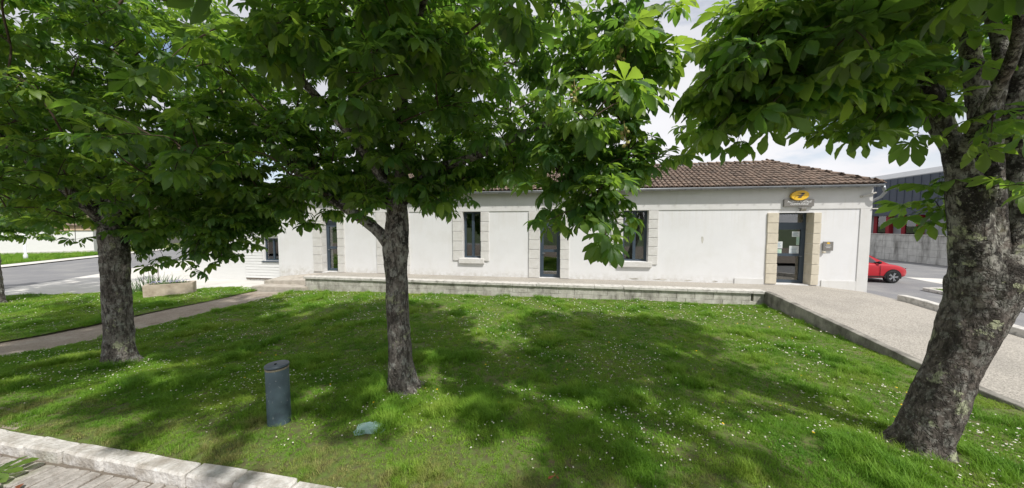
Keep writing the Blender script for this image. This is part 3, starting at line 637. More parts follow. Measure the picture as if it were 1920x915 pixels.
def smooth_path(P, n):
    """Catmull-Rom resample of (x,y,z,r) points"""
    P = [np.array(p, float) for p in P]; P = [2 * P[0] - P[1]] + P + [2 * P[-1] - P[-2]]; out_ = []
    for i in range(1, len(P) - 2):
        for k in range(n):
            t = k / n; a, b, c, e = P[i - 1], P[i], P[i + 1], P[i + 2]
            out_.append(.5 * (2 * b + (c - a) * t + (2 * a - 5 * b + 4 * c - e) * t * t + (3 * b - a - 3 * c + e) * t ** 3))
    out_.append(P[-2]); return np.array(out_)
def bark_tube(P, seg, rough, seed=0, flare=0):
    """rings around a path with knobbly radius noise"""
    V, T = [], []; n = len(P)
    tang = np.gradient(P[:, :3], axis=0); tang /= np.linalg.norm(tang, axis=1)[:, None] + 1e-9
    ref = np.array([0., 1, 0]) if abs(tang[0][1]) < .8 else np.array([1., 0, 0])
    u = np.cross(ref, tang[0]); u /= np.linalg.norm(u)
    for i in range(n):
        u = u - tang[i] * (u @ tang[i]); u /= np.linalg.norm(u); w = np.cross(tang[i], u)
        for k in range(seg):
            a = 2 * math.pi * k / seg; dirv = u * math.cos(a) + w * math.sin(a); r = P[i, 3]
            if flare:
                hgt = P[i, 2] - P[0, 2]; r = r * (1 + flare * math.exp(-hgt / .13) * (max(0, math.cos(2.5 * a + seed)) ** 2 + .5 * max(0, math.cos(3.5 * a + 1.3 * seed)) ** 2))
            p = P[i, :3] + dirv * r
            if rough:
                nz = mnoise.fractal(Vector((p[0] * 5 + seed, p[1] * 5, p[2] * 2.2)), 1.0, 2.0, 4) * .09 + mnoise.noise(Vector((p[0] * 22 + seed, p[1] * 22, p[2] * 8))) * .05 + mnoise.noise(Vector((p[0] * 45 + seed, p[1] * 45, p[2] * 20))) * .02
                p = P[i, :3] + dirv * r * (1 + rough * nz)
            V.append(p)
    for i in range(n - 1):
        for k in range(seg):
            a, b = i * seg + k, i * seg + (k + 1) % seg; T += [(a, b, b + seg), (a, b + seg, a + seg)]
    V.append(P[-1, :3]); c = len(V) - 1; o = (n - 1) * seg
    T += [(o + k, o + (k + 1) % seg, c) for k in range(seg)]
    return np.array(V), np.array(T)

def chestnut(label, base, trunk, limbs, lobes, n_cl, per, seed, min_cam=1.9, leaf_scale=1.0, n_leaf=300, keep=None, skirts=(), bark='bark', tint_mean=.45):
    """trunk/limbs: lists of (x,y,z,r); lobes: (cx,cy,cz,rx,ry,rz,weight); clusters of leaf rosettes spread through the lobes"""
    r = np.random.default_rng(seed); random.seed(seed)
    t = tag(empty('chestnut_tree', base), label, 'tree', 'horse chestnut trees'); B = np.array(base)
    V, T = bark_tube(smooth_path(trunk, 14), 56, 1.0, seed, .55); link_mesh('trunk', np_mesh('trunk', V - B, T), bark, t, True)
    nodes = [np.array(p[:3]) for p in smooth_path(trunk, 5)[-6:]]; nrad = [.08] * len(nodes)
    for lb in limbs:
        P = smooth_path(lb, 7); V, T = bark_tube(P, 18, .9, seed + 5); link_mesh('limb', np_mesh('limb', V - B, T), bark, t, True)
        nodes += [p[:3] for p in P]; nrad += [p[3] for p in P]
    # cluster centres
    w = np.array([l[6] * l[3] * l[4] * l[5] for l in lobes]); w /= w.sum(); cs = []
    for l in skirts:                       # drooping lower branches: an explicit number of leaf clusters each
        for _ in range(l[6]):
            v = r.normal(size=3); v /= np.linalg.norm(v); cs.append(np.array(l[:3]) + v * r.random() ** .5 * np.array(l[3:6]))
    while len(cs) < n_cl:
        l = lobes[r.choice(len(lobes), p=w)]; v = r.normal(size=3); v /= np.linalg.norm(v); v *= r.random() ** .38
        p = np.array(l[:3]) + v * np.array(l[3:6])
        if np.linalg.norm(p - np.array([0, 0, 2.6])) < min_cam: continue
        if keep is not None and not keep(p): continue
        cs.append(p)
    cs = np.array(cs); st_ = nodes[0]; cs = cs[np.argsort(np.linalg.norm(cs - st_, axis=1))]
    nd = list(nodes); BV, BT, off = [], [], 0
    tips = []
    for c in cs:
        A = np.array(nd); dd = np.linalg.norm(A - c, axis=1) + .35 * np.maximum(0, A[:, 2] - c[2]); i = int(np.argmin(dd)); a = A[i]; Ld = np.linalg.norm(c - a)
        if Ld < .05: continue
        mid = (a + c) / 2 + np.array([0, 0, .12 * Ld]) + r.normal(size=3) * .06 * Ld
        rr = min(.03, .006 + .011 * Ld); P = smooth_path([(*a, rr), (*mid, rr * .75), (*c, .005)], 4)
        v_, t_ = bark_tube(P, 5, 0); BV.append(v_); BT.append(t_ + off); off += len(v_)
        nd += [p[:3] for p in P[2:]]; dv = (c - mid) / (np.linalg.norm(c - mid) + 1e-6); tips.append((c, dv))
        nsub = 2 + int(r.random() * 2)
        for _ in range(nsub):
            dv2 = dv * .5 + r.normal(size=3) * .6; dv2 /= np.linalg.norm(dv2); ln = r.uniform(.22, .5); c2 = c + dv2 * ln
            if keep is not None and not keep(c2): continue
            v_, t_ = bark_tube(smooth_path([(*c, .006), (*(c + dv2 * ln * .5 + np.array([0, 0, .03])), .005), (*c2, .0035)], 2), 4, 0); BV.append(v_); BT.append(t_ + off); off += len(v_)
            tips.append((c2, dv2))
    link_mesh('twigs', np_mesh('twigs', np.vstack(BV) - B, np.vstack(BT)), 'twig', t)['kind'] = 'stuff'
    # leaves: rosettes at the twig tips
    Ms = []
    for c, dv in tips:
        n = per + int(r.integers(-1, 2)); ph = r.random() * 6.28
        for k in range(n):
            a = ph + 2 * math.pi * k / n + r.normal() * .3; h = np.array([math.cos(a), math.sin(a), 0]) + dv * .35
            f = h + np.array([0, 0, r.normal() * .28 - .12]); f /= np.linalg.norm(f)
            up = np.array([0, 0, 1.0]) + h * .25 + r.normal(size=3) * .28; s = np.cross(f, up); s /= np.linalg.norm(s); nn = np.cross(s, f)
            sc = leaf_scale * r.uniform(.55, 1.2)
            pos = c - dv * r.uniform(0, .10)
            if keep is not None and not keep(pos + f * .2 * sc): continue
            if np.linalg.norm(pos + f * .2 - np.array([0, 0, 2.6])) < min_cam - .5: continue
            Ms.append((pos, s, f, nn, sc, int(r.integers(len(LOW))), float(np.clip(r.normal(tint_mean, .27), 0, 1))))
    pos = np.array([m[0] for m in Ms]); rel = pos - np.array([0, 0, 2.6]); dep = rel @ cF
    sx = rel @ cR / np.maximum(dep, .1) * 596; sy = rel @ cU / np.maximum(dep, .1) * 596
    vis = (dep > .3) & (abs(sx) < 970) & (sy < 470) & (sy > -470)
    score = np.where(vis, np.array([m[4] for m in Ms]) / np.maximum(dep, .3), -1); order = np.argsort(-score); single = set(int(i) for i in order[:n_leaf] if score[i] > 0)
    VV, TT, tint, off = [], [], [], 0
    for i, (p, s, f, nn, sc, kv, tn) in enumerate(Ms):
        if i in single:
            o = bpy.data.objects.new('leaf', HIGH[kv]); COL.objects.link(o); o.parent = t
            o.matrix_local = Matrix(((s[0] * sc, f[0] * sc, nn[0] * sc, p[0] - B[0]), (s[1] * sc, f[1] * sc, nn[1] * sc, p[1] - B[1]), (s[2] * sc, f[2] * sc, nn[2] * sc, p[2] - B[2]), (0, 0, 0, 1)))
            continue
        v, tr = LOW[kv]; VV.append((v * sc) @ np.array([s, f, nn]) + p - B); TT.append(tr + off); off += len(v); tint.append(np.full(len(v), tn))
    me = np_mesh('crown', np.vstack(VV), np.vstack(TT)); at = me.attributes.new('tint', 'FLOAT', 'POINT'); at.data.foreach_set('value', np.concatenate(tint).astype(np.float32))
    link_mesh('crown', me, 'leaf_mass', t)['kind'] = 'stuff'
    print('TREE', label[:30], len(Ms), 'leaves', len(single), 'single')
    return t

def zb(x, y): return z_lawn(x, y) - .06
# the middle tree
bx, by = -2.62, 4.62
mid_tree = chestnut('slender horse chestnut forking low in the middle of the lawn', (bx, by, zb(bx, by)),
    [(bx + .03, by, zb(bx, by), .255), (bx + .01, by, zb(bx, by) + .14, .215), (bx - .02, by, .45, .185), (bx - .05, by, 1.2, .168), (bx - .06, by, 1.9, .172), (bx - .06, by, 2.25, .20), (bx - .03, by, 2.6, .17), (bx - .02, by, 3.1, .125)],
    [[(bx - .10, by, 2.22, .12), (bx - .42, by, 2.55, .088), (bx - .98, by - .02, 2.92, .076), (-4.1, by - .05, 3.24, .068), (-4.9, by - .1, 4.02, .06), (-5.45, by - .2, 4.66, .05), (-6.0, by - .3, 5.5, .03)],
     [(bx - .02, by, 2.9, .12), (bx + .04, by + .05, 3.5, .10), (bx - .02, by + .1, 4.3, .08), (bx + .15, by + .1, 5.3, .05), (bx + .1, by, 6.3, .02)],
     [(bx + .0, by, 2.6, .11), (bx - .28, by + .15, 3.2, .085), (bx - .5, by + .35, 4.2, .07), (bx - .9, by + .7, 5.4, .04)],
     [(bx + .05, by, 2.95, .09), (bx + .6, by - .05, 3.4, .07), (bx + 1.4, by - .15, 3.62, .055), (bx + 2.2, by - .3, 3.9, .04), (bx + 2.9, by - .6, 4.0, .022)],
     [(bx + .02, by, 3.2, .085), (bx + .35, by - .5, 4.0, .065), (bx + .9, by - 1.2, 4.7, .045), (bx + 1.6, by - 1.9, 5.1, .025)],
     [(bx - .05, by - .05, 3.1, .08), (bx - .4, by - .8, 4.0, .055), (bx - .9, by - 1.5, 4.8, .035)],
     [(bx + .0, by + .1, 3.0, .08), (bx + .4, by + 1.1, 3.8, .055), (bx + .8, by + 2.1, 4.2, .03)]],
    [(-2.6, 4.6, 5.3, 2.8, 2.6, 1.7, 1.0), (-4.3, 4.5, 4.0, 1.7, 1.8, 1.1, 1.2), (-1.0, 4.4, 4.6, 1.4, 1.6, 1.0, 1.2), (.2, 3.8, 4.3, .5, .7, .6, 1.4), (.35, 3.7, 4.9, .4, .6, .6, 1.2), (-2.2, 3.1, 4.6, 1.6, 1.0, .8, 1.1), (-2.6, 6.3, 4.1, 2.2, 1.2, .9, .8), (-1.4, 2.3, 4.5, 1.6, .9, .6, 1.0), (-2.0, 2.2, 5.9, 3.0, 2.2, 1.0, .9), (-.2, .8, 5.4, 1.6, 1.1, .5, 1.4), (-3.3, .9, 5.2, 1.6, 1.0, .45, 1.3), (-2.4, 4.4, 6.6, 2.4, 2.2, .9, .7)],  # forward lobes above the frame are added to shade lawn and leaves
    475, 5, 11, leaf_scale=1.0, skirts=[(0.34, 3.55, 2.64, 0.08, 0.08, 0.08, 3), (-5.69, 5.10, 2.82, 0.30, 0.30, 0.20, 5), (-4.84, 4.90, 3.04, 0.30, 0.30, 0.20, 5), (-4.01, 4.80, 3.11, 0.25, 0.25, 0.18, 4), (-3.02, 4.30, 2.89, 0.15, 0.15, 0.10, 2), (-3.40, 4.60, 3.38, 0.30, 0.30, 0.20, 4), (-2.04, 4.40, 3.08, 0.20, 0.20, 0.15, 3), (-1.82, 4.80, 3.33, 0.25, 0.25, 0.15, 3), (-1.40, 5.00, 3.51, 0.35, 0.35, 0.15, 4), (-2.26, 4.20, 3.59, 0.40, 0.40, 0.25, 4), (-5.46, 5.00, 2.96, 0.40, 0.40, 0.25, 6), (-4.57, 4.80, 3.26, 0.40, 0.40, 0.25, 5), (-3.80, 4.80, 3.33, 0.35, 0.35, 0.22, 5), (-2.92, 4.30, 3.05, 0.12, 0.12, 0.12, 2), (-2.17, 4.50, 3.21, 0.30, 0.30, 0.22, 4), (-1.85, 5.00, 3.50, 0.40, 0.40, 0.20, 4), (-1.19, 5.20, 3.67, 0.50, 0.50, 0.25, 5), (-0.50, 4.60, 3.53, 0.40, 0.40, 0.25, 5), (-0.11, 4.00, 3.24, 0.25, 0.25, 0.20, 4), (0.20, 3.60, 2.79, 0.10, 0.10, 0.12, 4), (0.34, 3.60, 2.93, 0.10, 0.10, 0.15, 4), (0.64, 3.80, 3.36, 0.12, 0.12, 0.18, 5), (0.69, 3.80, 3.65, 0.15, 0.15, 0.20, 4), (0.42, 3.70, 3.81, 0.30, 0.30, 0.30, 5), (0.67, 3.60, 4.28, 0.15, 0.15, 0.30, 5), (0.60, 3.60, 4.72, 0.10, 0.10, 0.20, 2), (0.08, 3.80, 3.59, 0.30, 0.30, 0.30, 6), (-2.51, 2.70, 4.41, 0.30, 0.30, 0.20, 2), (-1.75, 2.70, 4.10, 0.30, 0.30, 0.20, 2), (0.19, 2.90, 3.49, 0.10, 0.10, 0.15, 2), (-2.77, 4.00, 3.85, 0.60, 0.60, 0.40, 4), (-4.16, 4.40, 4.03, 0.60, 0.60, 0.40, 4)])
# young spiny fruits on their stalks
for (fx, fy, fz) in [(0.46, 2.90, 3.33), (0.44, 3.10, 4.08), (-1.51, 2.70, 4.24), (0.04, 3.10, 3.80)]:
    b_ = MB().tube([(0, 0, .16), (.01, 0, .06), (.03, .01, -.05)], .003, 5)
    for k in range(7):
        c = Vector((random.uniform(-.03, .05), random.uniform(-.03, .03), -.05 + .025 * k)); bm = bmesh.new(); bmesh.ops.create_icosphere(bm, subdivisions=2, radius=random.uniform(.011, .016))
        for v in bm.verts: v.co *= random.choice((.92, 1.0, 1.22)); v.co += c
        me = bpy.data.meshes.new('t'); bm.to_mesh(me); bm.free(); b_.bm.from_mesh(me); bpy.data.meshes.remove(me)
        b_.tube([c, (0.005, 0, c.z + .03)], .0015, 4)
    o = b_.done('fruit_cluster', 'fruit', mid_tree); o.location = Vector((fx, fy, fz)) - Vector(mid_tree.location)
# the tree by the path
bx, by = -8.5, 4.62
chestnut('stout straight horse chestnut trunk between the gravel path and the bollard', (bx, by, zb(bx, by)),
    [(bx - .05, by, zb(bx, by), .25), (bx - .05, by, zb(bx, by) + .16, .212), (bx - .03, by, .5, .195), (bx - .01, by, 1.2, .188), (bx + .01, by, 1.9, .192), (bx + .01, by, 2.4, .195), (bx - .02, by, 2.75, .17), (bx - .08, by, 3.2, .12)],
    [[(bx - .1, by, 2.6, .12), (bx + .5, by - .1, 3.2, .09), (bx + 1.5, by - .2, 3.7, .06), (bx + 2.6, by - .2, 3.9, .03)],
     [(bx - .1, by, 2.8, .12), (bx - .1, by, 4.0, .09), (bx + .1, by + .1, 5.2, .05), (bx + .1, by, 6.2, .02)],
     [(bx - .1, by, 2.6, .11), (bx - .8, by - .2, 3.4, .08), (bx - 1.9, by - .3, 4.2, .04)],
     [(bx - .1, by - .05, 2.7, .10), (bx + .1, by - .9, 3.6, .07), (bx + .5, by - 1.9, 4.4, .04)],
     [(bx - .1, by + .1, 2.7, .10), (bx - .2, by + 1.1, 3.6, .07), (bx - .1, by + 2.2, 4.2, .03)]],
    [(-8.6, 4.5, 5.2, 3.0, 2.8, 1.8, 1.0), (-8.7, 4.5, 3.35, 2.1, 2.0, .75, 1.2), (-6.9, 5.2, 2.95, .9, .9, .75, 2.2), (-6.0, 4.3, 4.1, 1.3, 1.6, 1.2, 1.2), (-5.0, 3.9, 2.95, .5, .6, .65, 0.0), (-9.5, 6.2, 3.6, 2, 1.4, 1.0, 1.1), (-11.4, 4.6, 4.1, 1.8, 1.8, 1.3, 1.0), (-11.6, 6.0, 3.0, 1.0, .9, .5, 1.4), (-11.5, 3.6, 5.4, 1.8, 1.5, 1.1, 1.0), (-7.4, 2.1, 5.9, 3.3, 2.3, 1.0, 1.3), (-6.2, 1.1, 5.1, 1.7, 1.0, .4, 1.2), (-9.4, 4.4, 6.9, 3.2, 2.4, 1.0, .8), (-5.9, 4.6, 3.2, .5, .6, .4, 1.5)],  # high lobes toward the camera, unseen, added to shade the front lawn
    625, 5, 23, leaf_scale=.92, skirts=[(-6.22, 4.60, 2.22, 0.10, 0.10, 0.08, 3), (-8.19, 5.00, 2.25, 0.10, 0.10, 0.10, 3), (-6.06, 4.80, 2.52, 0.15, 0.15, 0.10, 3), (-16.25, 6.80, 2.55, 0.40, 0.40, 0.20, 5), (-13.18, 6.20, 3.12, 0.40, 0.40, 0.20, 4), (-8.54, 5.00, 2.89, 0.25, 0.25, 0.20, 4), (-7.83, 5.00, 2.52, 0.20, 0.20, 0.15, 4), (-7.06, 4.80, 2.82, 0.25, 0.25, 0.20, 5), (-6.28, 4.70, 2.43, 0.15, 0.15, 0.15, 4), (-5.80, 4.80, 2.91, 0.25, 0.25, 0.20, 5), (-15.27, 6.50, 3.01, 0.60, 0.60, 0.30, 7), (-12.73, 6.00, 3.30, 0.60, 0.60, 0.30, 6), (-10.08, 5.20, 3.42, 0.50, 0.50, 0.25, 4), (-8.08, 5.00, 2.67, 0.30, 0.30, 0.25, 6), (-6.91, 4.60, 3.14, 0.50, 0.50, 0.30, 6), (-6.20, 4.60, 2.57, 0.22, 0.22, 0.25, 7), (-5.90, 4.80, 3.19, 0.45, 0.45, 0.30, 6), (-12.42, 5.50, 4.13, 0.80, 0.80, 0.50, 8), (-6.84, 4.00, 3.38, 0.60, 0.60, 0.40, 6), (-10.84, 4.60, 4.93, 0.80, 0.80, 0.60, 6), (-8.24, 4.20, 4.62, 0.80, 0.80, 0.60, 6)])
# the leaning tree near the ramp
bx, by = 4.10, 4.32
chestnut('big leaning horse chestnut with many stems beside the ramp wall', (bx, by, zb(bx, by)),
    [(bx - .06, by, zb(bx, by), .225), (bx - .03, by, zb(bx, by) + .16, .208), (bx + .05, by, .45, .208), (bx + .22, by, 1.1, .208), (bx + .38, by, 1.7, .245), (bx + .47, by, 2.05, .28), (bx + .52, by, 2.28, .22)],
    [[(bx + .34, by - .04, 1.75, .19), (bx + .24, by - .05, 2.3, .165), (bx + .15, by - .05, 2.9, .145), (bx + .02, by - .03, 3.4, .095), (bx - .14, by, 3.95, .075), (bx - .32, by, 4.7, .05), (bx - .5, by, 5.8, .025)],
     [(bx + .50, by + .06, 2.05, .17), (bx + .46, by + .05, 2.6, .13), (bx + .38, by, 3.0, .11), (bx + .33, by, 3.5, .105), (bx + .20, by, 4.1, .085), (bx + .08, by, 4.7, .065), (bx, by, 6.0, .03)],
     [(bx + .60, by + .02, 1.95, .21), (bx + .74, by + .04, 2.5, .18), (bx + .74, by + .08, 3.1, .13), (bx + .62, by + .1, 4.0, .085), (bx + .8, by, 5.2, .05)],
     [(bx + .35, by, 2.9, .09), (bx + .36, by + .05, 3.5, .075), (bx + .5, by + .1, 4.4, .06), (bx + .4, by + .3, 5.4, .03)],
     [(bx + .02, by - .03, 3.4, .065), (bx - .35, by - .08, 4.2, .05), (bx - 1.0, by - .1, 4.8, .035), (bx - 1.7, by - .05, 5.1, .018)],
     [(bx + .02, by - .1, 3.4, .055), (bx - .25, by - .7, 4.1, .04), (bx - .8, by - 1.2, 4.6, .022)],
     [(bx + .45, by + .15, 2.9, .07), (bx + .5, by + .9, 4.1, .05), (bx + .3, by + 1.7, 5.0, .03)]],
    [(4.2, 4.5, 5.8, 2.1, 2.1, 1.3, .7), (3.2, 3.8, 5.0, 1.0, 1.2, .7, 1.5), (2.75, 4.1, 5.0, .6, .9, .6, 1.2), (4.2, 5.6, 5.0, 1.8, 1.2, .75, 1.0), (4.9, 4.1, 3.7, .6, .7, .35, 1.0), (2.9, 2.6, 4.95, 1.1, .9, .5, 1.0), (3.45, 4.3, 4.1, .5, .6, .25, 1.2), (4.2, 2.3, 5.9, 2.2, 1.8, .8, .25), (3.4, .6, 5.5, 1.8, 1.1, .5, .9)],  # final lobes lie overhead out of view, added for the shade they cast
    215, 5, 37, min_cam=2.2, leaf_scale=1.15, bark='bark_dark', tint_mean=.62, skirts=[(1.75, 3.80, 4.01, 0.18, 0.18, 0.18, 4), (1.98, 4.60, 4.09, 0.12, 0.12, 0.10, 2), (1.93, 3.80, 4.05, 0.30, 0.30, 0.18, 5), (2.15, 3.60, 4.00, 0.30, 0.30, 0.18, 5), (2.71, 3.90, 4.09, 0.35, 0.35, 0.18, 5), (3.29, 4.20, 3.95, 0.30, 0.30, 0.12, 4), (3.76, 4.40, 3.85, 0.20, 0.20, 0.12, 3), (4.37, 4.60, 2.83, 0.04, 0.04, 0.05, 1), (4.35, 4.60, 2.68, 0.03, 0.03, 0.05, 1), (1.69, 3.60, 4.40, 0.15, 0.15, 0.25, 4), (1.79, 3.60, 4.74, 0.25, 0.25, 0.25, 4), (1.93, 3.20, 4.20, 0.45, 0.45, 0.25, 4), (4.22, 3.90, 3.00, 0.06, 0.06, 0.06, 1), (4.05, 4.00, 3.57, 0.20, 0.20, 0.10, 2)])  # raised tint puts a backlit yellow-green into this crown's colour
# the tree at the picture's edge, beyond the path
bx, by = -20.15, 7.75
chestnut('horse chestnut on the side lawn, cut by the picture edge', (bx, by, zb(bx, by)),
    [(bx, by, zb(bx, by), .34), (bx, by, zb(bx, by) + .15, .30), (bx, by, .8, .27), (bx, by, 1.8, .26), (bx, by, 2.6, .22)],
    [[(bx, by, 2.5, .15), (bx + .6, by - .3, 3.6, .1), (bx + 1.6, by - .5, 4.2, .05)], [(bx, by, 2.5, .15), (bx, by + .4, 4, .1), (bx + .2, by + .6, 5.8, .04)], [(bx, by, 2.5, .13), (bx - .8, by, 3.8, .08), (bx - 1.8, by, 4.8, .04)]],
    [(bx, by, 4.9, 3.0, 2.8, 2.1, 1.0), (bx + .6, by, 3.0, 1.8, 1.8, .7, 1.0)], 150, 5, 51, n_leaf=120)

# ------------------------------------------------------------------ grass and daisies
def tuft(seed, n, rad, h0, h1, wide):
    r = np.random.default_rng(seed); V, T = [], []
    for _ in range(n):
        a = r.random() * 6.28; d0 = rad * math.sqrt(r.random()); x, y = d0 * math.cos(a), d0 * math.sin(a); h = r.uniform(h0, h1); w = r.uniform(.6, 1.2) * wide
        az = r.random() * 6.28; ln = r.uniform(.35, 1.35) * h; b = len(V); px, py = -math.sin(az) * w / 2, math.cos(az) * w / 2; lx, ly = math.cos(az) * ln, math.sin(az) * ln
        V += [(x - px, y - py, -.01), (x + px, y + py, -.01), (x + lx * .4 - px * .8, y + ly * .4 - py * .8, h * .62), (x + lx * .4 + px * .8, y + ly * .4 + py * .8, h * .62), (x + lx, y + ly, h)]
        T += [(b, b + 1, b + 3), (b, b + 3, b + 2), (b + 2, b + 3, b + 4)]
    return np_mesh('tuft', np.array(V), np.array(T))
def proto_collection(name, meshes, mats):
    c = bpy.data.collections.new(name)
    for i, (me, ms) in enumerate(zip(meshes, mats)):
        if not me.materials:
            for m in ms: me.materials.append(m)
        o = bpy.data.objects.new('%s_%02d' % (name, i), me); c.objects.link(o)
    return c
def scatter(name, label, cat, coll, P, rot, scl, idx, mat_):
    me = bpy.data.meshes.new(name); me.vertices.add(len(P)); me.vertices.foreach_set('co', np.ascontiguousarray(P, np.float32).ravel())
    for nm, ty, arr in (('rot', 'FLOAT_VECTOR', rot), ('scl', 'FLOAT', scl), ('idx', 'INT', idx)):
        a = me.attributes.new(nm, ty, 'POINT'); a.data.foreach_set('vector' if ty == 'FLOAT_VECTOR' else 'value', np.ascontiguousarray(arr, np.int32 if ty == 'INT' else np.float32).ravel())
    me.materials.append(mat_); o = bpy.data.objects.new(name, me); COL.objects.link(o); tag(o, label, cat, kind='stuff')
    ng = bpy.data.node_groups.new(name, 'GeometryNodeTree'); ng.interface.new_socket('Geometry', in_out='INPUT', socket_type='NodeSocketGeometry'); ng.interface.new_socket('Geometry', in_out='OUTPUT', socket_type='NodeSocketGeometry')
    gi = ng.nodes.new('NodeGroupInput'); go = ng.nodes.new('NodeGroupOutput'); ip = ng.nodes.new('GeometryNodeInstanceOnPoints'); ci = ng.nodes.new('GeometryNodeCollectionInfo')
    ci.inputs[0].default_value = coll; ci.inputs['Separate Children'].default_value = True; ci.inputs['Reset Children'].default_value = True
    def na(nm, ty): n = ng.nodes.new('GeometryNodeInputNamedAttribute'); n.data_type = ty; n.inputs[0].default_value = nm; return next(s for s in n.outputs if s.enabled and s.name == 'Attribute')
    er = ng.nodes.new('FunctionNodeEulerToRotation'); l = ng.links.new
    l(na('rot', 'FLOAT_VECTOR'), er.inputs[0]); l(gi.outputs[0], ip.inputs['Points']); l(ci.outputs[0], ip.inputs['Instance']); ip.inputs['Pick Instance'].default_value = True
    l(na('idx', 'INT'), ip.inputs['Instance Index']); l(er.outputs[0], ip.inputs['Rotation']); l(na('scl', 'FLOAT'), ip.inputs['Scale']); l(ip.outputs[0], go.inputs[0])
    md = o.modifiers.new('scatter', 'NODES'); md.node_group = ng; return o
tufts = [tuft(100 + i, 24, .055, .018, .044, .0042) for i in range(6)] + [tuft(120 + i, 26, .05, .05, .12, .005) for i in range(2)] + [tuft(130 + i, 12, .045, .012, .03, .014) for i in range(3)]
GC = proto_collection('tuft', tufts, [[M['grass']]] * len(tufts))
def pnoise(x, y, s, o=0): return mnoise.noise(Vector((x * s + o, y * s - o, o)))
def points(n, x0, x1, y0, y1, test, seed):
    r = np.random.default_rng(seed); out_ = []
    X = r.uniform(x0, x1, n); Y = r.uniform(y0, y1, n)
    for x, y in zip(X, Y):
        if test(x, y, r): out_.append((x, y, z_lawn(x, y)))
    return np.array(out_)
def lawn_ok(x, y, r):
    if y < 2.57 - .016 * (x + 3): return False
    if (x + 2.62) ** 2 + (y - 4.62) ** 2 < .06 or (x + 8.5) ** 2 + (y - 4.62) ** 2 < .07 or (x - 4.1) ** 2 + (y - 4.32) ** 2 < .085: return False
    if (x + 3.6) ** 2 + (y - 3.34) ** 2 < .017: return False
    if abs((x + 2.38) * .9 - (y - 3.44) * .3) < .15 and abs((y - 3.44) * .9 + (x + 2.38) * .3) < .11: return False
    for (tx, ty) in ((-2.62, 4.62), (-8.5, 4.62), (4.1, 4.32), (-3.6, 3.34)):        # worn ground round the trunks and the bollard
        dd = math.hypot(x - tx, y - ty)
        if dd < .5 and r.random() < .75 * (1 - dd / .5) + .25 * (pnoise(x, y, 6, 5) > .1): return False
    e = pnoise(x, y, .9, 3) ; bare = pnoise(x, y, 1.9, 40) > .42
    keepf = 1.0 if y < 5 else (.62 if y < 8 else .42)
    return r.random() < keepf * (.25 if bare else 1)
P1 = points(118000, -11.42, 6.42, 2.48, 11.72, lawn_ok, 1)
P2 = points(26000, -22.5, -13.12, 4.0, 12, lambda x, y, r: in_left(x, y) and (x + 20.15) ** 2 + (y - 7.75) ** 2 > .1, 2)
def tufts_attr(P, seed):
    r = np.random.default_rng(seed); n = len(P)
    lng = np.array([pnoise(p[0], p[1], 1.1, 9) + .6 * pnoise(p[0], p[1], 3.3, 19) for p in P])
    idx = r.integers(0, 6, n); near_t = np.min([np.hypot(P[:, 0] - tx, P[:, 1] - ty) for tx, ty in ((-2.62, 4.62), (-8.5, 4.62), (4.1, 4.32), (-3.6, 3.34))], 0); tall = (lng + r.normal(0, .12, n) > .42) | ((near_t < .55) & (r.random(n) < .35)); idx[tall] = r.integers(6, 8, tall.sum()); br = (lng + r.normal(0, .2, n) < -.30); idx[br] = r.integers(8, 11, br.sum())
    scl = (.85 + .45 * lng + r.uniform(-.15, .25, n)) * np.where(P[:, 1] < 3.3, .72, 1.0); rot = np.stack([r.normal(0, .12, n), r.normal(0, .12, n), r.uniform(0, 6.28, n)], 1)
    return rot, np.clip(scl, .4, 1.6), idx
scatter('grass', 'short uneven grass of the lawn under the trees', 'grass', GC, P1, *tufts_attr(P1, 3), M['grass'])
scatter('side_grass', 'short grass of the side lawn beyond the path', 'grass', GC, P2, *tufts_attr(P2, 4), M['grass'])
def daisy(seed, h):
    r = random.Random(seed); V, T, mi = [], [], []; n = 11
    for k in range(n):
        a = 2 * math.pi * k / n + r.uniform(-.1, .1); ca, sa = math.cos(a), math.sin(a); b = len(V); l = .0135 * r.uniform(.9, 1.1)
        for (t, w) in ((.003, .0012), (l * .75, .0026), (l, .001)): V += [(ca * t - sa * w, sa * t + ca * w, h + .002), (ca * t + sa * w, sa * t - ca * w, h + .002)]
        T += [(b, b + 1, b + 3), (b, b + 3, b + 2), (b + 2, b + 3, b + 5), (b + 2, b + 5, b + 4)]; mi += [0] * 4
    b = len(V); V.append((0, 0, h + .006)); V += [(.0045 * math.cos(2 * math.pi * k / 7), .0045 * math.sin(2 * math.pi * k / 7), h + .003) for k in range(7)]
    T += [(b, b + 1 + k, b + 1 + (k + 1) % 7) for k in range(7)]; mi += [1] * 7
    b = len(V); V += [(-.001, 0, 0), (.001, 0, 0), (0, .0012, h)]; T.append((b, b + 1, b + 2)); mi.append(2)
    me = np_mesh('daisy', np.array(V), np.array(T)); me.polygons.foreach_set('material_index', np.array(mi, np.int32)); return me
dz = [daisy(1, .045), daisy(2, .06), daisy(3, .075)]; dm = [[M['petal'], M['daisy_eye'], M['grass']]] * 3
DC = proto_collection('daisy_head', dz, dm)
def daisy_ok(x, y, r):
    d0 = pnoise(x, y, .55, 60) + .5 * pnoise(x, y, 1.8, 70) + .3 * pnoise(x, y, 5, 75); near = .35 if y < 3.3 else 1
    strip_ = .5 if y > 10.3 else 0
    return r.random() < near * max(.04, min(1, .34 + 1.5 * d0 + strip_)) and lawn_ok(x, y, r)
P3 = np.vstack([points(19000, -11.3, 6.3, 2.9, 11.65, daisy_ok, 5), points(3800, -22, -13.2, 4, 12, lambda x, y, r: in_left(x, y) and r.random() < .6 + pnoise(x, y, .8, 60), 6)])
r = np.random.default_rng(8)
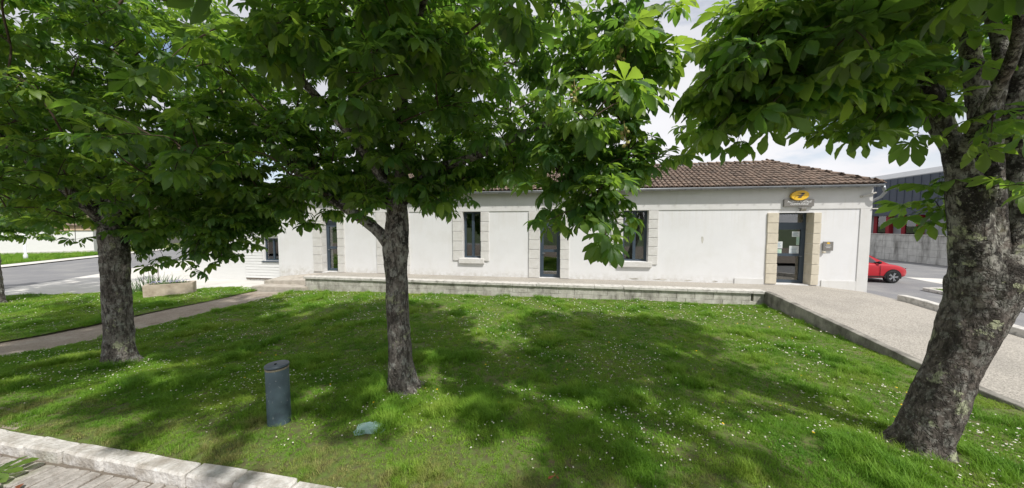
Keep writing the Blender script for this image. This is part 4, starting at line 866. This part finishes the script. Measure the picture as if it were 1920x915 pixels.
scatter('daisies', 'small white daisies sprinkled over the lawns', 'daisies', DC, P3, np.stack([r.normal(-.15, .25, len(P3)), r.normal(0, .25, len(P3)), r.uniform(0, 6.28, len(P3))], 1), r.uniform(.6, .95, len(P3)) * np.clip(.80 + .08 * (P3[:, 1] - 3), .80, 1.35), r.integers(0, 3, len(P3)), M['petal'])
yf = daisy(5, .06); YC = proto_collection('yellow_flower', [yf], [[M['flower_yellow'], M['flower_yellow'], M['grass']]])
P4 = points(120, -9, 6, 4, 11.5, lambda x, y, r: True, 12)
scatter('dandelions', 'scattered small yellow flowers in the lawn', 'flowers', YC, P4, np.stack([r.normal(0, .2, len(P4)), r.normal(0, .2, len(P4)), r.uniform(0, 6.28, len(P4))], 1), r.uniform(.8, 1.2, len(P4)), np.zeros(len(P4)), M['flower_yellow'])

# ------------------------------------------------------------------ small things on the lawn
b = tag(empty('bollard', (-3.6, 3.34, z_lawn(-3.6, 3.34) - .03)), 'slate blue cylindrical bollard with flat lid on the lawn near the kerb', 'bollard'); b.rotation_euler = (R(-1), R(-1.2), 0)
def lathe(prof, seg=36):
    V = [(rr * math.cos(2 * math.pi * k / seg), rr * math.sin(2 * math.pi * k / seg), z) for rr, z in prof for k in range(seg)]; Fc = []
    for i in range(len(prof) - 1):
        for k in range(seg): Fc.append((i * seg + k, i * seg + (k + 1) % seg, (i + 1) * seg + (k + 1) % seg, (i + 1) * seg + k))
    Fc.append(tuple(range((len(prof) - 1) * seg, len(prof) * seg))); return mesh('lathe', V, Fc)
def shade(o, ang=35):
    me = o.data; me.polygons.foreach_set('use_smooth', np.ones(len(me.polygons), bool)); me.set_sharp_from_angle(angle=R(ang)); return o
shade(link_mesh('post', lathe([(.128, -.05), (.126, .03), (.125, .72), (.122, .725)]), 'bollard', b)); shade(link_mesh('ring', lathe([(.127, .722), (.129, .728), (.129, .738), (.122, .742)]), 'rust', b))
shade(link_mesh('ring', lathe([(.118, .738), (.118, .752), (.11, .754)]), 'black', b)); shade(link_mesh('lid', lathe([(.120, .752), (.131, .756), (.132, .772), (.127, .780), (.09, .783), (.0, .784)]), 'lid', b))
MB().tube([(0, -.02, .784), (0, -.02, .79)], .014, 8).done('bolt', 'black', b)
px_, py_ = -2.38, 3.44
pts = []
for i, t in enumerate(np.linspace(0, 2 * math.pi, 27)[:-1]):
    rr = 1 / max(abs(math.cos(t)) / .19, abs(math.sin(t)) / .135); rr *= random.uniform(.80, 1.04); pts.append((rr * math.cos(t), rr * math.sin(t), 0))
pl = MB().prism(pts, (0, 0, .008)).done('cover_plate', 'plate'); pl.location = (px_, py_, z_lawn(px_, py_) + .004); pl.rotation_euler = (R(-2), 0, R(20)); tag(pl, 'weathered teal cover plate sunk in the grass in front of the middle tree', 'cover plate')
# fallen chestnut sprig and dry leaf on the paving
sp = tag(empty('fallen_sprig', (-5.72, 2.02, .03)), 'fallen sprig of green chestnut leaves lying on the paving', 'sprig')
for k, (a, s, tx) in enumerate(((-.5, 1.0, .15), (.5, .9, -.1), (1.7, .85, .2), (2.9, .9, .1), (-1.7, .8, -.2))):
    o = bpy.data.objects.new('leaf', HIGH[(0, 3, 5, 0, 3)[k]]); COL.objects.link(o); o.parent = sp; o.location = (0, 0, .03 + .012 * k); o.rotation_euler = (.12 + tx, tx, a); o.scale = (s * 1.1, s * 1.1, s * .55)
MB().tube([(-.16, -.1, .01), (0, 0, .03)], .005, 6).done('stem', 'twig', sp)
def dry(name, x, y, z, a, s, label, lie=True):
    V, T = leaf_mesh(3, .4, 1, 77); me = np_mesh(name, V * np.array([1, 1, .5]) * s, T); o = link_mesh(name, me, 'dry_leaf'); o.location = (x, y, z); o.rotation_euler = (.1, .1, a); return tag(o, label, 'leaf')
dry('dry_leaf', -5.15, 2.02, .03, 1.1, .62, 'curled brown leaf on the paving beside the fallen sprig'); dry('dry_leaf', -6.35, 2.2, .03, .4, .5, 'brown leaf on the paving against the kerb at the picture edge'); dry('dry_leaf', -.06, 3.0, z_lawn(-.06, 3.0) + .05, 2.2, .4, 'orange brown leaf on the grass at the front of the lawn')

# stone trough with flowers, iris clump behind it
tr = tag(empty('stone_trough', (-15.8, 10.14, -.22), math.atan2(.98, 1.02)), 'long pale stone trough planter on the side lawn', 'planter')
b_ = MB()
ol, ow, hh = .70, .28, .48
for (x0, x1, y0, y1) in ((-ol, ol, -ow, -ow + .09), (-ol, ol, ow - .09, ow), (-ol, -ol + .1, -ow + .09, ow - .09), (ol - .1, ol, -ow + .09, ow - .09)): b_.box(x0, x1, y0, y1, 0, hh, jitter=.006)
b_.done('basin', 'trough', tr); box('earth', 'joint', tr, -ol + .1, ol - .1, -ow + .09, ow - .09, .1, .44)
def clump(name, label, cat, loc, n, rad, h0, h1, w, m, parent=None, lean=.5):
    V, T = [], []; r = np.random.default_rng(hash(name) % 1000 if False else len(name) * 7 + n)
    for _ in range(n):
        a = r.random() * 6.28; d0 = rad * math.sqrt(r.random()); x, y = d0 * math.cos(a), d0 * math.sin(a); h = r.uniform(h0, h1); az = a + r.normal() * .6; l = lean * h * r.random() + .02; p = (-math.sin(az) * w, math.cos(az) * w); prev = None
        for t in (0, .4, .75, 1): 
            c = (x + math.cos(az) * l * t * t, y + math.sin(az) * l * t * t, h * (t - .25 * t * t * (l / h))); ww = (1 - t ** 3) * .5 + .02; b0 = len(V); V += [(c[0] - p[0] * ww, c[1] - p[1] * ww, c[2]), (c[0] + p[0] * ww, c[1] + p[1] * ww, c[2])]
            if prev is not None: T += [(prev, prev + 1, b0 + 1), (prev, b0 + 1, b0)]
            prev = b0
    o = link_mesh(name, np_mesh(name, np.array(V), np.array(T)), m, parent); o.location = loc
    if label: tag(o, label, cat)
    return o
ic = clump('iris_clump', 'clump of sword shaped iris leaves behind the stone trough', 'plant', (-17.3, 10.6, -.22), 170, .75, .35, .85, .028, 'iris', lean=.7)
for k in range(5):
    x, y = random.uniform(-.5, .5), random.uniform(-.3, .3); MB().tube([(x, y, 0), (x + .05, y, .7), (x + random.uniform(0, .1), y, 1.15)], .008, 5).done('flower_stalk', 'twig', ic)
fl = clump('trough_flowers', 'low lilac flowers growing in the stone trough', 'flowers', (-15.8, 10.14, .2), 1, .1, .05, .1, .01, 'iris')
fl.rotation_euler = (0, 0, math.atan2(.98, 1.02)); fl.data = clump('tmpc', None, None, (0, 0, 0), 260, .3, .06, .16, .012, 'iris').data; bpy.data.objects.remove(bpy.data.objects['tmpc'])
for v in fl.data.vertices: v.co.x *= 1.9; v.co.y *= .55
for k in range(60): 
    x, y = random.uniform(-.55, .55), random.uniform(-.16, .16); o = bpy.data.objects.new('blossom', dz[0]) ; o.data = o.data
    o2 = MB().tube([(0, 0, 0), (0, 0, .012), (0, 0, .02)], [.006, .022, .008], 6); me = bpy.data.meshes.new('blossom'); o2.bm.to_mesh(me); o2.bm.free(); me.materials.append(M['flower_lilac']); o.data = me; COL.objects.link(o); o.parent = fl; o.location = (x, y, random.uniform(.09, .17))

# ------------------------------------------------------------------ right background: car, wall, clad building
car = tag(empty('parked_car', (14.15, 18.95, -.2), R(3)), 'red hatchback parked behind the corner of the post office', 'car')
# body lofted along x: (x, half width low, half width mid, z bottom, z sill crease, z shoulder, z top edge)
stn = [(-1.98, .55, .60, .42, .55, .72, .80), (-1.93, .74, .78, .30, .50, .86, .95), (-1.7, .83, .86, .24, .48, .93, .99), (-1.0, .86, .88, .22, .46, .92, .97), (0, .86, .88, .20, .45, .90, .95), (.9, .86, .88, .20, .45, .885, .93), (1.3, .86, .88, .22, .46, .85, .915), (1.65, .84, .86, .24, .47, .78, .86), (1.88, .76, .79, .26, .47, .66, .75), (2.02, .60, .64, .32, .46, .58, .64), (2.06, .42, .48, .38, .46, .52, .56)]
V, Fc = [], []
for x, wl, wm, z0, z1, z2, z3 in stn:
    half = [(0, z0), (wl * .82, z0), (wl, z0 + .06), (wm, z1), (wm * .985, z2 - .03), (wm * .92, z2 + .03), (wm * .72, z3 - .012), (0, z3)]
    ring = [(x, -a, z) for a, z in half] + [(x, a, z) for a, z in half[-2:0:-1]]; V += ring
n = 14
for i in range(len(stn) - 1):
    for k in range(n): Fc.append((i * n + k, i * n + (k + 1) % n, (i + 1) * n + (k + 1) % n, (i + 1) * n + k))
Fc += [tuple(range(n)), tuple(range((len(stn) - 1) * n + n - 1, (len(stn) - 1) * n - 1, -1))]
me = mesh('body', V, Fc); bm = bmesh.new(); bm.from_mesh(me); bmesh.ops.recalc_face_normals(bm, faces=bm.faces); bm.to_mesh(me); bm.free()
body = link_mesh('body', me, 'red_paint', car); sb = body.modifiers.new('s', 'SUBSURF'); sb.levels = sb.render_levels = 2; shade(body, 60)
# cabin
cab = [(-1.80, .70, .96, .96), (-1.45, .74, .96, 1.36), (-.9, .76, .95, 1.45), (-.2, .76, .94, 1.46), (.35, .75, .93, 1.38), (.75, .73, .92, 1.16), (1.18, .70, .90, .915)]
def cabin(name, m, rows, inset=0, zt=0):
    V, Fc = [], []
    for x, w, z0, z1 in rows: 
        wt = w - (z1 - z0) * .34; V += [(x, -(w - inset), z0 - .03), (x, -(wt - inset) - .0, z1 - .04 * (z1 - z0 > .2) + zt), (x, -(wt - inset) * .75, z1 + zt), (x, (wt - inset) * .75, z1 + zt), (x, wt - inset, z1 - .04 * (z1 - z0 > .2) + zt), (x, w - inset, z0 - .03)]
    for i in range(len(rows) - 1):
        for k in range(5): Fc.append((i * 6 + k, i * 6 + k + 1, i * 6 + k + 7, i * 6 + k + 6))
    me = mesh(name, V, Fc); bm = bmesh.new(); bm.from_mesh(me); bmesh.ops.recalc_face_normals(bm, faces=bm.faces); bm.to_mesh(me); bm.free(); return shade(link_mesh(name, me, m, car), 50)
cabin('cabin', 'red_paint', cab)
def quad_strip(name, m, pts, th=.006, parent=car):
    return MB().poly(pts).done(name, m, parent)
for s in (-1, 1):
    def P(x, t):  # point on the cabin side at station x, height fraction t, just proud of the shell
        xsn = [c[0] for c in cab]; i = max(0, min(len(cab) - 2, sum(1 for c in xsn if c <= x) - 1)); a, b_ = cab[i], cab[i + 1]; f = (x - a[0]) / (b_[0] - a[0]); w, z0, z1 = (a[k] + (b_[k] - a[k]) * f for k in (1, 2, 3)); w2 = w - (z1 - z0) * .34
        z = z0 - .03 + (z1 - .04 - z0 + .03) * t; return (x, s * (w + (w2 - w) * t + .008), z)
    quad_strip('side_window', 'car_glass', [P(-.15, .16), P(.35, .16), P(.72, .18), P(.62, .5), P(.35, .88), P(-.15, .9)]); quad_strip('side_window', 'car_glass', [P(-1.1, .2), P(-.25, .16), P(-.25, .9), P(-.95, .88)])
    mm = MB().tube([(0, 0, 0), (.02, s * .05, .0), (.03, s * .12, .01), (.03, s * .19, .01)], [.03, .05, .075, .05], 10).done('mirror', 'black', car, True); mm.location = (.60, s * .74, .98)
    quad_strip('headlight', 'headlight', [(1.70, s * .835, .80), (1.93, s * .735, .69), (1.99, s * .60, .655), (1.90, s * .66, .745), (1.74, s * .76, .83)])
    box('sill_strip', 'black', car, -.9, .9, s * .868 - .02, s * .868 + .02, .30, .345, bevel=.008)
    box('door_line', 'black', car, .66, .672, s * .885 - .008, s * .885 + .0, .36, .86)
    for wx in (1.22, -1.28):
        wh = empty('wheel', (wx, s * .80, .305)); wh.parent = car
        ty = shade(link_mesh('tyre', lathe([(.19, -.10), (.27, -.105), (.305, -.08), (.31, 0), (.305, .08), (.27, .105), (.19, .10)]), 'black', wh)); ty.rotation_euler = (R(90), 0, 0)
        rb = MB()
        for k in range(10):
            a = 2 * math.pi * (k // 2) / 5 + (.16 if k % 2 else -.16); T_ = Matrix.Rotation(a, 4, 'Y'); rb.box(.03, .205, -.012, .012, -.014, .014, rot=T_)
        rb.tube([(0, -.02, 0), (0, .02, 0)], .05, 14); rim = rb.done('rim', 'alloy', wh); rim.location = (0, s * .098, 0)
        ring_ = shade(link_mesh('rim_ring', lathe([(.19, .088), (.205, .10), (.215, .10), (.215, .085)]), 'alloy', wh)); ring_.rotation_euler = (R(90) * -s, 0, 0)
        hb = link_mesh('hub', lathe([(.2, -.07), (.2, .055)]), 'black', wh); hb.rotation_euler = (R(90) * -s, 0, 0)
        ac = MB()
        for k in range(13):
            a0, a1 = math.pi * (k - .3) / 12, math.pi * (k + .7) / 12
        pts = [(.365 * math.cos(t), 0, .365 * math.sin(t)) for t in np.linspace(-.25, math.pi + .25, 20)]
        ac.poly(pts).done('wheel_arch', 'black', car).location = (wx, s * .886, .315)
quad_strip('windscreen', 'car_glass', [(1.12, -.58, .945), (1.12, .58, .945), (.42, .50, 1.375), (.42, -.50, 1.375)])
box('number_plate', 'post_white', car, 2.065, 2.075, -.25, .25, .40, .50)
# concrete boundary wall, its panels one by one
cw = tag(empty('boundary_wall', (25.6, 25, -.2)), 'streaked grey concrete boundary wall across the yard', 'wall')
M['cw'] = layer(layer(mat('weathered_concrete', (.60, .59, .555), .95, second=(.48, .47, .44), scale=2, bump=.3), (.15, .145, .13), 1.3, .46, .68, stretch=(1.6, 1.6, .35), amount=.8, seed=2), (.10, .10, .09), 2.4, .55, .75, stretch=(2, 2, .15), amount=.7)
pm = []
for k in range(3): b_ = MB().box(-.14, .1, .006, .994, .004, .506, bevel=.01, jitter=.003); me = bpy.data.meshes.new('panel'); b_.bm.to_mesh(me); b_.bm.free(); me.materials.append(M['cw']); pm.append(me)
for j in range(-6, 24):
    for k in range(4): o = bpy.data.objects.new('panel', random.choice(pm)); COL.objects.link(o); o.parent = cw; o.location = (random.uniform(-.006, .006), j * 1.0, k * .51)
box('coping', 'cap', cw, -.2, .14, -6, 24, 2.045, 2.10)
cb = tag(empty('clad_building', (27.5, 31, -.2)), 'dark seamed metal clad hall with red framed windows behind the wall', 'building')
box('cladding_backing', 'clad', cb, 0, 14, -6.6, 26, 4.0, 6.75); box('base_wall', 'grey_panel', cb, .5, 13.5, -6.4, 26, 0, 4.0); box('eaves_trim', 'clad', cb, -.12, .3, -6.7, 26, 3.62, 4.1); box('parapet', 'grey_panel', cb, -.02, 14, -6.62, 26, 6.75, 6.83)
for j in range(52): box('cladding_panel', 'clad', cb, -.055, -.005, -6.6 + j * .62 + .012, -6.6 + (j + 1) * .62 - .012, 4.11, 6.73); 
for j in range(53): box('seam', 'clad', cb, -.085, -.006, -6.6 + j * .62 - .011, -6.6 + j * .62 + .011, 4.12, 6.73)
MB().prism([(1.5, -6.2, 6.83), (13, -6.2, 6.83), (13, -6.2, 7.7), (3.0, -6.2, 7.7)], (0, 30, 0)).done('upper_roof', 'grey_panel', cb)
for (y0, y1) in ((-.3, 1.4), (2.2, 3.9), (4.6, 6.3), (7, 8.7), (9.4, 11.1)):
    w = MB().box(.38, .498, y0, y0 + .3, 1.3, 3.6).box(.38, .498, y1 - .3, y1, 1.3, 3.6).done('window', 'red_frame', cb); box('pane', 'glass', w, .44, .45, y0 + .301, y1 - .301, 1.9, 3.6); box('apron_panel', 'grey_panel', w, .43, .46, y0 + .301, y1 - .301, 1.3, 1.9); box('post', 'red_frame', w, .1, .3, y0 - .08, y0 + .22, 1.3, 3.62)
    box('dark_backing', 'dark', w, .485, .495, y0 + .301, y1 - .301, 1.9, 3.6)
for j in range(9): box('ribbed_panel', 'grey_panel', cb, .44, .49, -6.3 + j * .62 + .015, -6.3 + (j + 1) * .62 - .015, .2, 3.6)
# grass island with kerb in the yard
il = tag(empty('yard_island', (15.6, 14.4, -.2)), kind='structure')
pts = [(15.02, 16.3), (14.95, 15.0), (14.5, 12.6), (14.1, 9), (16.6, 9), (17.4, 12.6), (17.3, 15.4), (16.2, 16.5)]
MB().prism([(x - 15.6, y - 14.4, 0) for x, y in pts], (0, 0, .09)).done('turf', 'soil', il)
for (a, b_) in zip(pts, pts[1:] + pts[:1]):
    nseg = max(1, round(math.dist(a, b_) / 1.2))
    for k in range(nseg):
        p = Vector((*a, 0)).lerp(Vector((*b_, 0)), (k + .5) / nseg); ln = math.dist(a, b_) / nseg; o = MB().box(-ln / 2 + .006, ln / 2 - .006, -.08, .08, 0, .13, bevel=.015).done('kerb_stone', 'cap', il); o.location = (p.x - 15.6, p.y - 14.4, 0); o.rotation_euler = (0, 0, math.atan2(b_[1] - a[1], b_[0] - a[0]))
r2 = np.random.default_rng(77); P5 = np.array([(x, y, -.11) for x, y in zip(r2.uniform(14.6, 17.1, 2600), r2.uniform(9.2, 16.1, 2600)) if x > 14.2 + (y - 9) * .11 + .1])
scatter('island_grass', 'grass on the kerbed island in the yard', 'grass', GC, P5, np.stack([r2.normal(0, .1, len(P5)), r2.normal(0, .1, len(P5)), r2.uniform(0, 6.28, len(P5))], 1), r2.uniform(1.2, 1.8, len(P5)), r2.integers(0, 6, len(P5)), M['grass'])

# ------------------------------------------------------------------ left background: street wall, lamp post, barn, far trees
sw = tag(empty('white_house', (-50.5, 22.2, -.2), R(45)), 'low white building with beige fascia across the side street', 'building')
box('wall', 'wood_white', sw, -12, 3.5, 0, 7, 0, 2.25); box('fascia', 'beige', sw, -12.1, 3.6, -.12, 7.1, 2.25, 2.78, bevel=.02); box('plinth', 'cap', sw, -12, 3.52, -.03, -.001, 0, .22)
MB().prism([(-12.3, -.4, 2.78), (-12.3, 3.5, 3.9), (-12.3, 7.4, 2.78)], (16.1, 0, 0)).done('roof', 'tile', sw)
r3 = np.random.default_rng(5); PV = []
for _ in range(9000):
    q_ = near_p - pw * r3.uniform(10.1, 19) + d * r3.uniform(4, 24); PV.append((q_.x, q_.y, -.15))
PV = np.array(PV); scatter('verge_grass', 'rough yellowish grass strip before the low white building', 'grass', GC, PV, np.stack([r3.normal(0, .1, len(PV)), r3.normal(0, .1, len(PV)), r3.uniform(0, 6.28, len(PV))], 1), r3.uniform(1.8, 3.0, len(PV)), r3.integers(0, 8, len(PV)), M['grass'])
lpp = tag(empty('lamp_post', (-41.8, 17.8, -.2)), 'slender white street lamp post before the low white building', 'lamp post')
MB().tube([(0, 0, 0), (0, 0, .5), (0, 0, .52), (0, 0, 7.5)], [.11, .11, .07, .05], 12).done('pole', 'post_white', lpp, True); MB().tube([(0, 0, 7.4), (.5, -.3, 7.8), (1.4, -.8, 7.9)], .04, 8).done('arm', 'post_white', lpp); MB().box(1.2, 1.9, -1.05, -.65, 7.82, 7.95, bevel=.03).done('lantern', 'sign_grey', lpp)
bn = tag(empty('barn', (-58, 37.5, -.2), R(125)), 'weathered grey boarded barn far down the side street', 'barn')
for k in range(28): box('board', 'old_wood', bn, -5 + k * .36, -5 + k * .36 + .345, random.uniform(-.02, .02), .1, 0, 4.4)
MB().prism([(-5.4, -.3, 4.4), (5.4, -.3, 4.4), (5.4, 3, 6.2), (-5.4, 3, 6.2)], (0, 0, .15)).done('roof', 'tile', bn); box('side_wall', 'old_wood', bn, -5, 5.1, .12, 6, 0, 4.38)
wp = tag(MB().tube([(-33.4, 23.2, -.2), (-33.4, 23.2, 2.6)], .07, 10).done('signpost', 'post_white'), 'thin white post standing by the side street before the barn', 'post')
def far_tree(label, x, y, h, rad, seed):
    r = np.random.default_rng(seed); t = tag(empty('far_tree', (x, y, -.3)), label, 'tree', 'trees behind the buildings')
    MB().tube([(0, 0, 0), (.1, 0, h * .3), (0, .1, h * .6)], [.3, .22, .1], 10).done('trunk', 'bark', t, True)
    V, T, ti = [], [], []
    cen = r.normal(size=(60, 3)) * np.array([.42, .42, .30]) * np.array([rad, rad, h * .45]) + np.array([0, 0, h * .62])
    n = 5200; c = cen[r.integers(0, 60, n)] + r.normal(size=(n, 3)) * rad * .16; e1 = r.normal(size=(n, 3)); e1 /= np.linalg.norm(e1, axis=1)[:, None]; e2 = np.cross(e1, r.normal(size=(n, 3))); e2 /= np.linalg.norm(e2, axis=1)[:, None]; s = r.uniform(.12, .26, n)[:, None]
    Vv = np.stack([c - e1 * s, c + e2 * s * .6, c + e1 * s, c - e2 * s * .6], 1).reshape(-1, 3); i = np.arange(n) * 4; Tt = np.vstack([np.stack([i, i + 1, i + 2], 1), np.stack([i, i + 2, i + 3], 1)])
    me = np_mesh('crown', Vv, Tt); a = me.attributes.new('tint', 'FLOAT', 'POINT'); a.data.foreach_set('value', np.repeat(np.clip(r.normal(.5, .2, n), 0, 1), 4).astype(np.float32)); link_mesh('crown', me, 'leaf_mass', t)['kind'] = 'stuff'
for k, (x, y, h, rad) in enumerate(((-36, 44, 9, 4.5), (-28, 40, 8, 4), (-20, 46, 9, 4.5), (-66, 46, 10, 5), (-74, 30, 9, 5))):
    far_tree(('round tree behind the annex, nearest the barn', 'round tree rising just behind the annex roof', 'tree behind the post office roof', 'tall tree beyond the barn', 'tree behind the low white building')[k], x, y, h, rad, 200 + k)
